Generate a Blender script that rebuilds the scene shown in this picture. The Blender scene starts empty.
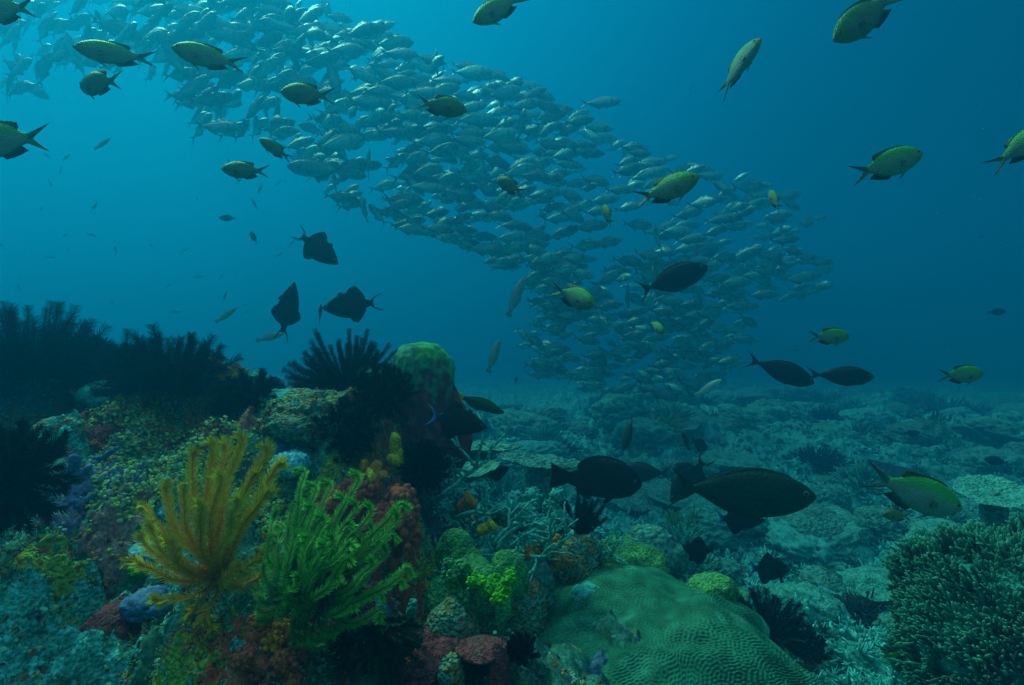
import bpy, math, random
import numpy as np
from mathutils import Vector, Matrix
R = math.radians
random.seed(7); rng = np.random.default_rng(11)
scene = bpy.context.scene
C = scene.collection
CZ = 1.7; F = 569.0; W2 = 512.0; H2 = 342.5

# ------------------------------------------------------------------ camera, water light, sun
cam_d = bpy.data.cameras.new('camera'); cam = bpy.data.objects.new('camera', cam_d); C.objects.link(cam)
cam.location = (0, 0, CZ); cam.rotation_euler = (R(90), 0, 0)
cam_d.sensor_width = 36; cam_d.lens = 36*F/1024; cam_d.clip_start = .03; cam_d.clip_end = 400
scene.camera = cam
scene.view_settings.view_transform = 'Standard'; scene.view_settings.look = 'None'
scene.view_settings.exposure = 0; scene.view_settings.gamma = 1
cy = scene.cycles
cy.max_bounces = 5; cy.diffuse_bounces = 2; cy.glossy_bounces = 1; cy.transmission_bounces = 1
cy.volume_bounces = 1; cy.transparent_max_bounces = 4; cy.use_denoising = True
cy.caustics_reflective = False; cy.caustics_refractive = False

SUN_DIR = Vector((-.52, .46, .84)).normalized()
WORLD_STRENGTH = 1.0
def make_world():
    w = bpy.data.worlds.new('World'); scene.world = w; w.use_nodes = True
    nt = w.node_tree; nt.nodes.clear(); N = nt.nodes; L = nt.links
    out = N.new('ShaderNodeOutputWorld'); bg = N.new('ShaderNodeBackground'); L.new(bg.outputs[0], out.inputs[0])
    tc = N.new('ShaderNodeTexCoord')
    def dot(v):
        n = N.new('ShaderNodeVectorMath'); n.operation = 'DOT_PRODUCT'; L.new(tc.outputs['Generated'], n.inputs[0])
        n.inputs[1].default_value = v; return n.outputs['Value']
    # open water seen in every direction: brightest towards the sun-lit surface, deep blue sideways, dim below
    r1 = N.new('ShaderNodeValToRGB'); L.new(dot(tuple(Vector((-.46, .62, .62)).normalized())), r1.inputs[0])
    cr = r1.color_ramp
    stops = [(0.0, (0, .022, .042)), (.35, (0, .036, .082)), (.55, (0, .066, .150)), (.7, (0, .125, .27)),
             (.84, (0, .215, .40)), (.93, (.0, .29, .47)), (1.0, (.0, .40, .66))]
    cr.elements[0].position, cr.elements[0].color = stops[0][0], (*stops[0][1], 1)
    cr.elements[1].position, cr.elements[1].color = stops[-1][0], (*stops[-1][1], 1)
    for p, c in stops[1:-1]:
        e = cr.elements.new(p); e.color = (*c, 1)
    # the surface straight overhead
    r2 = N.new('ShaderNodeValToRGB'); L.new(dot((0, 0, 1)), r2.inputs[0]); c2 = r2.color_ramp
    c2.elements[0].position = .62; c2.elements[0].color = (0, 0, 0, 1)
    c2.elements[1].position = 1; c2.elements[1].color = (.32, .95, .88, 1)
    a = N.new('ShaderNodeMix'); a.data_type = 'RGBA'; a.blend_type = 'ADD'; a.inputs[0].default_value = 1
    L.new(r1.outputs[0], a.inputs[6]); L.new(r2.outputs[0], a.inputs[7])
    # fill glow added behind the viewer to brighten the near fronts
    r3 = N.new('ShaderNodeValToRGB'); L.new(dot(tuple(Vector((0, -1, .45)).normalized())), r3.inputs[0]); c3 = r3.color_ramp
    c3.elements[0].position = .1; c3.elements[0].color = (0, 0, 0, 1); c3.elements[1].position = .8; c3.elements[1].color = (.08, .17, .13, 1)
    a3 = N.new('ShaderNodeMix'); a3.data_type = 'RGBA'; a3.blend_type = 'ADD'; a3.inputs[0].default_value = 1
    L.new(a.outputs[2], a3.inputs[6]); L.new(r3.outputs[0], a3.inputs[7]); a = a3
    L.new(a.outputs[2], bg.inputs[0]); bg.inputs[1].default_value = WORLD_STRENGTH
make_world()
sd = bpy.data.lights.new('sun', 'SUN'); sun = bpy.data.objects.new('sun', sd); C.objects.link(sun)
sd.energy = 3.9; sd.angle = R(14); sd.color = (.36, 1.0, .62)
sun.rotation_euler = SUN_DIR.to_track_quat('Z', 'Y').to_euler(); sun.location = (0, 0, 12)

# ------------------------------------------------------------------ helpers
def vnoise(x, y, z, seed=0):
    xi = np.floor(x).astype(np.int64); yi = np.floor(y).astype(np.int64); zi = np.floor(z).astype(np.int64)
    xf = x-xi; yf = y-yi; zf = z-zi
    u = xf*xf*(3-2*xf); v = yf*yf*(3-2*yf); w = zf*zf*(3-2*zf)
    def h(a, b, c):
        n = (a*374761393+b*668265263+c*2147483647+seed*1274126177) & 0xffffffff
        n = ((n ^ (n >> 13))*1274126177) & 0xffffffff
        n = ((n ^ (n >> 15))*2246822519) & 0xffffffff
        return ((n ^ (n >> 16)) & 0xffffff)/16777215.0
    def l(a, b, t): return a+(b-a)*t
    return l(l(l(h(xi, yi, zi), h(xi+1, yi, zi), u), l(h(xi, yi+1, zi), h(xi+1, yi+1, zi), u), v),
             l(l(h(xi, yi, zi+1), h(xi+1, yi, zi+1), u), l(h(xi, yi+1, zi+1), h(xi+1, yi+1, zi+1), u), v), w)*2-1
def fbm(x, y, z, oct=3, seed=0):
    s = 0; a = 1.0; t = 0
    for o in range(oct):
        s = s+a*vnoise(x*2**o, y*2**o, z*2**o, seed+o*17); t += a; a *= .5
    return s/t
def sst(a, b, x):
    t = np.clip((x-a)/(b-a), 0, 1); return t*t*(3-2*t)

class MB:
    def __init__(s): s.v = []; s.f = []; s.c = []; s.n = 0
    def add(s, verts, faces, cols=None):
        verts = np.asarray(verts, float).reshape(-1, 3)
        s.v.append(verts)
        n = s.n
        s.f += [tuple(i+n for i in f) for f in faces]
        if cols is None: cols = (1, 1, 1)
        cols = np.asarray(cols, float)
        if cols.ndim == 1: cols = np.tile(cols, (len(verts), 1))
        s.c.append(cols); s.n += len(verts)
    def mesh(s, name, smooth=True):
        me = bpy.data.meshes.new(name)
        V = np.concatenate(s.v); me.from_pydata(V.tolist(), [], s.f); me.update()
        ca = me.color_attributes.new('Col', 'FLOAT_COLOR', 'POINT')
        cc = np.ones((len(V), 4), np.float32); cc[:, :3] = np.concatenate(s.c)
        ca.data.foreach_set('color', cc.ravel())
        if smooth: me.polygons.foreach_set('use_smooth', [True]*len(me.polygons))
        return me
    def build(s, name, mat, parent=None, smooth=True, loc=(0, 0, 0)):
        me = s.mesh(name, smooth); me.materials.append(mat)
        o = bpy.data.objects.new(name, me); C.objects.link(o); o.location = loc
        if parent: o.parent = parent
        return o
def tag(o, label=None, cat=None, group=None, kind=None):
    if label: o['label'] = label
    if cat: o['category'] = cat
    if group: o['group'] = group
    if kind: o['kind'] = kind
    return o
def empty(name, loc=(0, 0, 0)):
    o = bpy.data.objects.new(name, None); C.objects.link(o); o.location = loc; o.empty_display_size = .05
    return o
def at(px, py, d): return np.array([(px-W2)/F*d, d, CZ+(H2-py)/F*d])

def ico(sub):
    import bmesh
    bm = bmesh.new(); bmesh.ops.create_icosphere(bm, subdivisions=sub, radius=1)
    v = np.array([x.co[:] for x in bm.verts]); f = [tuple(q.index for q in p.verts) for p in bm.faces]; bm.free()
    return v, f
ICO = {k: ico(k) for k in (1, 2, 3, 4, 5)}

def frame(T, hint=(0, 0, 1)):
    T = T/np.linalg.norm(T); h = np.array(hint, float)
    if abs(T@h) > .95: h = np.array([1., 0, 0])
    S = np.cross(T, h); S /= np.linalg.norm(S); return T, S, np.cross(S, T)
def tube(mb, pts, rad, cols=None, k=6, cap=True):
    pts = np.asarray(pts, float); n = len(pts); rad = np.broadcast_to(rad, n)
    T = np.gradient(pts, axis=0); _, S, Nn = frame(T[0])
    V = []
    for i in range(n):
        t = T[i]/(np.linalg.norm(T[i])+1e-9); S = S-t*(S@t); S /= np.linalg.norm(S)+1e-9; Nn = np.cross(t, S)
        for j in range(k):
            a = 2*math.pi*j/k; V.append(pts[i]+rad[i]*(math.cos(a)*S+math.sin(a)*Nn))
    Fc = [(i*k+j, i*k+(j+1) % k, (i+1)*k+(j+1) % k, (i+1)*k+j) for i in range(n-1) for j in range(k)]
    if cap:
        V.append(pts[0]); V.append(pts[-1]+T[-1]/(np.linalg.norm(T[-1])+1e-9)*rad[-1]*.6)
        Fc += [(j+1 if j+1 < k else 0, j, n*k) for j in range(k)]
        Fc += [((n-1)*k+j, (n-1)*k+(j+1) % k, n*k+1) for j in range(k)]
    if cols is not None:
        cols = np.asarray(cols, float)
        if cols.ndim == 2:
            cols = np.repeat(cols, k, axis=0)
            if cap: cols = np.vstack([cols, cols[0], cols[-1]])
    mb.add(V, Fc, cols)

# ------------------------------------------------------------------ materials
def principled(name, rough=.75, spec=.25, metal=0.0):
    m = bpy.data.materials.new(name); m.use_nodes = True; nt = m.node_tree
    b = nt.nodes['Principled BSDF']; b.inputs['Roughness'].default_value = rough
    b.inputs['Specular IOR Level'].default_value = spec; b.inputs['Metallic'].default_value = metal
    return m, nt, b
def attr_mat(name, rough=.6, spec=.3, metal=0.0, vary=.25, scale=60, bump=.0, tint=(1, 1, 1)):
    """vertex pigment times fine procedural mottling"""
    m, nt, b = principled(name, rough, spec, metal); N = nt.nodes; L = nt.links
    a = N.new('ShaderNodeAttribute'); a.attribute_name = 'Col'
    tc = N.new('ShaderNodeTexCoord'); no = N.new('ShaderNodeTexNoise'); no.inputs['Scale'].default_value = scale
    no.inputs['Detail'].default_value = 3
    L.new(tc.outputs['Object'], no.inputs['Vector'])
    mr = N.new('ShaderNodeMapRange'); mr.inputs[1].default_value = .3; mr.inputs[2].default_value = .7
    mr.inputs[3].default_value = 1-vary; mr.inputs[4].default_value = 1+vary; L.new(no.outputs['Fac'], mr.inputs[0])
    v = N.new('ShaderNodeVectorMath'); v.operation = 'SCALE'; L.new(a.outputs['Color'], v.inputs[0]); L.new(mr.outputs[0], v.inputs['Scale'])
    L.new(v.outputs[0], b.inputs['Base Color'])
    if bump:
        bp = N.new('ShaderNodeBump'); bp.inputs['Strength'].default_value = bump; bp.inputs['Distance'].default_value = .01
        L.new(no.outputs['Fac'], bp.inputs['Height']); L.new(bp.outputs[0], b.inputs['Normal'])
    return m
def fish_skin(name, rough, spec, metal, vary, n_scales):
    m, nt, b = principled(name, rough, spec, metal); N = nt.nodes; L = nt.links
    a = N.new('ShaderNodeAttribute'); a.attribute_name = 'Col'; tc = N.new('ShaderNodeTexCoord')
    mp = N.new('ShaderNodeMapping'); mp.inputs['Scale'].default_value = (1, .05, 1.25); L.new(tc.outputs['Object'], mp.inputs[0])
    vo = N.new('ShaderNodeTexVoronoi'); vo.inputs['Scale'].default_value = n_scales; L.new(mp.outputs[0], vo.inputs['Vector'])
    no = N.new('ShaderNodeTexNoise'); no.inputs['Scale'].default_value = 7; L.new(tc.outputs['Object'], no.inputs['Vector'])
    mr = N.new('ShaderNodeMapRange'); mr.inputs[2].default_value = .6; mr.inputs[3].default_value = 1+vary; mr.inputs[4].default_value = 1-vary; L.new(vo.outputs['Distance'], mr.inputs[0])
    m2 = N.new('ShaderNodeMapRange'); m2.inputs[1].default_value = .3; m2.inputs[2].default_value = .7; m2.inputs[3].default_value = 1-vary; m2.inputs[4].default_value = 1+vary; L.new(no.outputs['Fac'], m2.inputs[0])
    mm = N.new('ShaderNodeMath'); mm.operation = 'MULTIPLY'; L.new(mr.outputs[0], mm.inputs[0]); L.new(m2.outputs[0], mm.inputs[1])
    v = N.new('ShaderNodeVectorMath'); v.operation = 'SCALE'; L.new(a.outputs['Color'], v.inputs[0]); L.new(mm.outputs[0], v.inputs['Scale']); L.new(v.outputs[0], b.inputs['Base Color'])
    bp = N.new('ShaderNodeBump'); bp.inputs['Strength'].default_value = .35; bp.inputs['Distance'].default_value = .01; bp.invert = True
    L.new(vo.outputs['Distance'], bp.inputs['Height']); L.new(bp.outputs[0], b.inputs['Normal']); return m
def mottled(name, cols, scale=8, fine=60, bump=.6, bdist=.012, rough=.85, polyps=0):
    """coral skin: several pigments in noise patches, fine grain and bumps"""
    m, nt, b = principled(name, rough, .2); N = nt.nodes; L = nt.links
    tc = N.new('ShaderNodeNewGeometry')
    n1 = N.new('ShaderNodeTexNoise'); n1.inputs['Scale'].default_value = scale; n1.inputs['Detail'].default_value = 5; n1.inputs['Roughness'].default_value = .65
    L.new(tc.outputs['Position'], n1.inputs['Vector'])
    rp = N.new('ShaderNodeValToRGB'); cr = rp.color_ramp; k = len(cols)
    pos = [.30+.40*i/(k-1) for i in range(k)]
    cr.elements[0].position = pos[0]; cr.elements[0].color = (*cols[0], 1)
    cr.elements[1].position = pos[-1]; cr.elements[1].color = (*cols[-1], 1)
    for p, c in zip(pos[1:-1], cols[1:-1]):
        e = cr.elements.new(p); e.color = (*c, 1)
    L.new(n1.outputs['Fac'], rp.inputs[0])
    n2 = N.new('ShaderNodeTexNoise'); n2.inputs['Scale'].default_value = fine; n2.inputs['Detail'].default_value = 3
    L.new(tc.outputs['Position'], n2.inputs['Vector'])
    mr = N.new('ShaderNodeMapRange'); mr.inputs[1].default_value = .3; mr.inputs[2].default_value = .7
    mr.inputs[3].default_value = .5; mr.inputs[4].default_value = 1.5; L.new(n2.outputs['Fac'], mr.inputs[0])
    v = N.new('ShaderNodeVectorMath'); v.operation = 'SCALE'; L.new(rp.outputs[0], v.inputs[0]); L.new(mr.outputs[0], v.inputs['Scale'])
    L.new(v.outputs[0], b.inputs['Base Color'])
    bp = N.new('ShaderNodeBump'); bp.inputs['Strength'].default_value = bump; bp.inputs['Distance'].default_value = bdist
    h = n2.outputs['Fac']
    if polyps:
        vo = N.new('ShaderNodeTexVoronoi'); vo.inputs['Scale'].default_value = polyps; L.new(tc.outputs['Position'], vo.inputs['Vector'])
        mm = N.new('ShaderNodeMath'); mm.operation = 'SUBTRACT'; L.new(n2.outputs['Fac'], mm.inputs[0]); L.new(vo.outputs['Distance'], mm.inputs[1]); h = mm.outputs[0]
    L.new(h, bp.inputs['Height']); L.new(bp.outputs[0], b.inputs['Normal'])
    return m

M = {}
M['fish'] = fish_skin('fish_skin', .45, .35, 0, .12, 52)
M['dark_fish'] = fish_skin('dark_fish_skin', .6, .18, 0, .06, 60)
M['jack'] = fish_skin('silver_fish_skin', .40, .5, .25, .22, 30)
M['star'] = attr_mat('feather_star_skin', .7, .15, 0, .2, 120)
M['coral'] = attr_mat('coral_skin', .85, .15, 0, .45, 45, .5)
M['tuft'] = attr_mat('growth_skin', .8, .15, 0, .35, 25)

# ------------------------------------------------------------------ the reef floor
def height(x, y):
    """height over the camera, before fine relief"""
    base = -1.58+.10*fbm(x*.35+3, y*.35, 0*x, 2, 5)-.035*np.clip(y-8, 0, 60)+.30*np.exp(-((x-1.9)**2+(y-1.6)**2)/1.1)
    yl = np.array([-3, 0, .5, 1, 1.3, 1.7, 2.05, 2.3, 2.7, 3.3, 4.2]); zl = np.array([-1.3, -.98, -.86, -.63, -.52, -.36, -.205, -.20, -.5, -1.15, -1.6])
    ym = np.array([-3, 0, 1.2, 1.6, 2.2, 2.8, 3.5, 4.6]); zm = np.array([-1.3, -1.05, -.80, -.84, -.84, -.92, -1.2, -1.55])
    w = .12*fbm(x*1.8, y*1.8, 0*x+4, 2, 9)
    hl = np.interp(y+w, yl, zl)-.10*sst(1.2, 2.4, np.abs(x+.4)); hm = np.interp(y+w, ym, zm)
    h = np.maximum(base, base+(hm-base)*(1-sst(.15, .95, x+w))*(1-sst(3.2, 4.6, y)))
    wl = (1-sst(-.52, -.20, x+w*.7))*(1-sst(3.3, 4.2, y))*sst(-9, -4, x)
    # the dark hollow below the left brow, at the frame's edge
    h = h+(hl-h)*wl
    return h
def relief(x, y):
    r = np.hypot(x, y); near = 1-sst(3.5, 7, r)
    a = 1-np.abs(fbm(x*1.9, y*1.9, 0*x+1, 3, 21)); b = 1-np.abs(fbm(x*6.5, y*6.5, 0*x+2, 3, 33))
    c = fbm(x*22, y*22, 0*x+3, 3, 41); big = fbm(x*.55, y*.55, 0*x+7, 3, 52)
    far = sst(2.2, 4.5, r)
    lump = np.clip(fbm(x*1.4+9, y*1.4, 0*x, 3, 61), 0, 1)
    return (a-.75)*.34*(.3+.7*near)+(b-.75)*.16+c*.034+far*(big*.30+lump*.42)
def Z(x, y):
    x = np.asarray(x, float); y = np.asarray(y, float)
    return CZ+height(x, y)+relief(x, y)
def hit(px, py, d0=.5, d1=25):
    d = np.geomspace(d0, d1, 900); P = np.stack([(px-W2)/F*d, d, CZ+(H2-py)/F*d], 1)
    g = Z(P[:, 0], P[:, 1]); k = np.argmax(P[:, 2] < g)
    return P[k] if (P[:, 2] < g).any() else None

def build_floor():
    u = np.linspace(-1, 1, 1500); th = np.sign(u)*(np.abs(u)*R(50)+np.abs(u)**9*R(130))
    rr = np.geomspace(.22, 60, 560)
    A, Q = np.meshgrid(th[:-1], rr); x = np.sin(A)*Q; y = np.cos(A)*Q
    z = Z(x, y)
    # sideways crumple so steep faces are not smooth
    x2 = x+.02*fbm(x*14, y*14, z*14, 2, 71); y2 = y+.02*fbm(x*14, y*14, z*14, 2, 81)
    n, m = x.shape; V = np.stack([x2, y2, z], -1).reshape(-1, 3)
    idx = np.arange(n*m).reshape(n, m); nx = np.roll(idx, -1, axis=1)
    q = np.stack([idx[:-1], idx[1:], nx[1:], nx[:-1]], -1).reshape(-1, 4)
    me = bpy.data.meshes.new('seafloor'); 
    me.vertices.add(len(V)+1); V = np.vstack([V, [0, 0, V[:m, 2].mean()]]); me.vertices.foreach_set('co', V.ravel())
    tri = np.stack([idx[0], nx[0], np.full(m, n*m)], -1)
    loops = np.concatenate([q.ravel(), tri.ravel()]); me.loops.add(len(loops)); me.loops.foreach_set('vertex_index', loops)
    st = np.concatenate([np.arange(len(q))*4, len(q)*4+np.arange(len(tri))*3])
    me.polygons.add(len(st)); me.polygons.foreach_set('loop_start', st)
    me.update(calc_edges=True); me.validate(); me.polygons.foreach_set('use_smooth', [True]*len(me.polygons))
    o = bpy.data.objects.new('seafloor', me); C.objects.link(o); tag(o, kind='structure')
    # material
    m_, nt, b = principled('reef_rock', .9, .15); N = nt.nodes; L = nt.links
    geo = N.new('ShaderNodeNewGeometry')
    def noise(s, d=5, r=.6, off=0, vec=None):
        n = N.new('ShaderNodeTexNoise'); n.inputs['Scale'].default_value = s; n.inputs['Detail'].default_value = d; n.inputs['Roughness'].default_value = r
        mp = N.new('ShaderNodeVectorMath'); mp.operation = 'ADD'; mp.inputs[1].default_value = (off, off*.7, off*1.3)
        L.new(geo.outputs['Position'], mp.inputs[0]); L.new(mp.outputs[0], n.inputs['Vector']); return n
    def ramp(src, stops):
        r = N.new('ShaderNodeValToRGB'); cr = r.color_ramp
        cr.elements[0].position = stops[0][0]; cr.elements[0].color = (*stops[0][1], 1)
        cr.elements[1].position = stops[-1][0]; cr.elements[1].color = (*stops[-1][1], 1)
        for p, c in stops[1:-1]:
            e = cr.elements.new(p); e.color = (*c, 1)
        L.new(src, r.inputs[0]); return r.outputs[0]
    def mix(f, a, b_):
        x = N.new('ShaderNodeMix'); x.data_type = 'RGBA'; L.new(f, x.inputs[0]); L.new(a, x.inputs[6]); L.new(b_, x.inputs[7]); return x.outputs[2]
    col = ramp(noise(5).outputs['Fac'], [(.32, (.03, .06, .05)), (.42, (.07, .28, .18)), (.5, (.14, .42, .29)), (.57, (.07, .22, .20)), (.66, (.22, .54, .42))])
    red = ramp(noise(9, 5, .7, 11).outputs['Fac'], [(.35, (.05, .02, .03)), (.5, (.42, .05, .05)), (.62, (.55, .14, .05))])
    col = mix(ramp(noise(3.2, 4, .6, 5).outputs['Fac'], [(.50, (0, 0, 0)), (.58, (.8, .8, .8))]), col, red)
    blu = ramp(noise(12, 4, .6, 21).outputs['Fac'], [(.4, (.03, .05, .16)), (.6, (.16, .22, .50))])
    col = mix(ramp(noise(2.6, 4, .6, 31).outputs['Fac'], [(.55, (0, 0, 0)), (.62, (.8, .8, .8))]), col, blu)
    yel = ramp(noise(20, 4, .6, 41).outputs['Fac'], [(.4, (.10, .14, .02)), (.6, (.50, .50, .08))])
    col = mix(ramp(noise(4.2, 4, .65, 51).outputs['Fac'], [(.56, (0, 0, 0)), (.62, (.7, .7, .7))]), col, yel)
    spk = ramp(noise(38, 3, .6, 61).outputs['Fac'], [(.60, (0, 0, 0)), (.66, (.75, .75, .75))])
    pale = N.new('ShaderNodeRGB'); pale.outputs[0].default_value = (.14, .62, .50, 1)
    col = mix(spk, col, pale.outputs[0])
    # sand and rubble between the far coral heads
    sand = ramp(noise(7, 6, .7, 71).outputs['Fac'], [(.34, (.02, .12, .09)), (.43, (.05, .32, .26)), (.52, (.10, .58, .49)), (.66, (.16, .84, .72))])
    ds = N.new('ShaderNodeVectorMath'); ds.operation = 'LENGTH'; L.new(geo.outputs['Position'], ds.inputs[0])
    sx = N.new('ShaderNodeSeparateXYZ'); L.new(geo.outputs['Position'], sx.inputs[0])
    mr = N.new('ShaderNodeMapRange'); mr.inputs[1].default_value = .75; mr.inputs[2].default_value = .45; L.new(sx.outputs['Z'], mr.inputs[0])
    col = mix(mr.outputs[0], col, sand)
    gr = noise(90, 4, .7, 3); sc = N.new('ShaderNodeMapRange'); sc.inputs[1].default_value = .3; sc.inputs[2].default_value = .7; sc.inputs[3].default_value = .45; sc.inputs[4].default_value = 1.45
    L.new(gr.outputs['Fac'], sc.inputs[0]); vs = N.new('ShaderNodeVectorMath'); vs.operation = 'SCALE'; L.new(col, vs.inputs[0]); L.new(sc.outputs[0], vs.inputs['Scale'])
    L.new(vs.outputs[0], b.inputs['Base Color'])
    bp = N.new('ShaderNodeBump'); bp.inputs['Strength'].default_value = .9; bp.inputs['Distance'].default_value = .02
    nb = noise(45, 6, .75, 8); L.new(nb.outputs['Fac'], bp.inputs['Height']); L.new(bp.outputs[0], b.inputs['Normal'])
    me.materials.append(m_)
build_floor()

# ------------------------------------------------------------------ the water: one closed box of haze
def haze():
    v = np.array([[x, y, z] for x in (-70, 70) for y in (-70, 70) for z in (-6.5, 7.2)], float)
    f = [(0, 1, 3, 2), (4, 6, 7, 5), (0, 4, 5, 1), (2, 3, 7, 6), (0, 2, 6, 4), (1, 5, 7, 3)]
    mb = MB(); mb.add(v, f); m = bpy.data.materials.new('sea_water'); m.use_nodes = True; nt = m.node_tree; nt.nodes.clear()
    o = nt.nodes.new('ShaderNodeOutputMaterial'); p = nt.nodes.new('ShaderNodeVolumePrincipled'); nt.links.new(p.outputs[0], o.inputs['Volume'])
    p.inputs['Color'].default_value = (.005, .385, .73, 1); p.inputs['Density'].default_value = .096
    p.inputs['Anisotropy'].default_value = .58
    ob = mb.build('haze', m, smooth=False); tag(ob, kind='stuff')
haze()

# ------------------------------------------------------------------ fish
def spline(xs, ks, vs): # smooth-ish interpolation
    t = np.interp(xs, ks, np.arange(len(ks))); i = np.clip(np.floor(t).astype(int), 0, len(ks)-2); u = t-i
    vs = np.asarray(vs, float); m = np.gradient(vs)
    h = u*u*(3-2*u)
    p0, p1, m0, m1 = vs[i], vs[i+1], m[i], m[i+1]
    return (2*u**3-3*u**2+1)*p0+(u**3-2*u**2+u)*m0+(-2*u**3+3*u**2)*p1+(u**3-u**2)*m1
def fin(mb, pairs, cols, th=.006):
    """a fin blade: strip between base points and tip points in the XZ plane, thick at the base, thin at the edge"""
    n = len(pairs); V = []; cc = []
    for (b, t), c in zip(pairs, cols):
        for s in (1, -1): V += [(b[0], s*th, b[1]), (t[0], s*th*.2, t[1])]; cc += [c[0], c[1]]
    Fc = []
    for i in range(n-1):
        a = i*4; b = a+4
        Fc += [(a, a+1, b+1, b), (a+2, b+2, b+3, a+3), (a+1, a+3, b+3, b+1)]
    Fc += [(0, 2, 3, 1), (4*n-4, 4*n-3, 4*n-1, 4*n-2)]
    mb.add(V, Fc, cc)
FISH = {
 'chromis': dict(k=[0, .03, .1, .2, .32, .45, .58, .68, .76], top=[.005, .055, .115, .165, .19, .185, .145, .085, .052], bot=[.005, .05, .105, .155, .185, .18, .135, .075, .045],
     w=[.004, .03, .055, .072, .075, .065, .045, .025, .014], z0=-.01),
 'jack': dict(k=[0, .03, .1, .2, .34, .48, .62, .74, .82], top=[.005, .05, .10, .135, .155, .14, .095, .04, .018], bot=[.005, .05, .095, .125, .135, .12, .085, .036, .016],
     w=[.004, .025, .045, .06, .066, .056, .04, .02, .01], z0=0),
 'trigger': dict(k=[0, .04, .12, .24, .36, .48, .60, .70, .78], top=[.01, .05, .105, .17, .205, .205, .15, .085, .045], bot=[.01, .045, .10, .16, .20, .20, .145, .08, .045],
     w=[.006, .022, .042, .058, .062, .055, .038, .022, .012], z0=0),
 'surgeon': dict(k=[0, .03, .1, .2, .34, .48, .62, .74, .84], top=[.012, .055, .10, .14, .165, .16, .12, .06, .022], bot=[.012, .06, .105, .15, .175, .165, .12, .06, .022],
     w=[.006, .028, .045, .06, .064, .058, .04, .022, .01], z0=0),
 'snapper': dict(k=[0, .03, .1, .2, .34, .48, .60, .70, .80], top=[.02, .08, .15, .20, .235, .235, .19, .10, .065], bot=[.02, .075, .13, .165, .18, .175, .15, .10, .065],
     w=[.01, .04, .06, .08, .085, .075, .05, .03, .018], z0=0),
 'wrasse': dict(k=[0, .03, .1, .2, .34, .48, .62, .74, .84], top=[.008, .035, .065, .09, .105, .10, .085, .062, .045], bot=[.008, .035, .065, .09, .10, .10, .085, .06, .045],
     w=[.006, .024, .04, .05, .054, .05, .038, .025, .014], z0=0),
}
def fish_colour(kind, s, v, var=0):
    """pigment at s (0 nose .. 1 tail) and v (-1 belly .. 1 back)"""
    t = float(np.clip(v*.5+.5, 0, 1))
    mix = lambda a, b, f: tuple(a[i]+(b[i]-a[i])*f for i in range(3))
    if kind == 'chromis':
        back = (.045, .48, .05); belly = (.27, .36, .29); c = mix(belly, back, sst(.45, .85, t-.25*(s-.35)))
        if var == 1: c = mix(c, (.05, .13, .06), .55)
        if s < .12: c = mix(c, (.22, .26, .05), .5)
        return tuple(c)
    if kind == 'jack':
        c = mix((.13, .60, .54), (.05, .33, .31), sst(.45, .95, t))
        if .46 < t < .54 and s > .35: c = mix(c, (.2, .75, .62), .5)
        if .20 < s < .23 and abs(v) < .8: c = mix(c, (.03, .10, .10), .6)
        return mix(c, (.05, .16, .15), .0 if s > .12 else .45)
    if kind == 'trigger': return (.012, .020, .028)
    if kind == 'surgeon': return mix((.014, .042, .045), (.006, .022, .028), t)
    if kind == 'snapper': return mix((.075, .016, .014), (.006, .016, .020), sst(.15, .6, t))
    if kind == 'wrasse': return mix((.05, .09, .05), (.05, .10, .02), t)
    return (.1, .1, .1)
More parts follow.
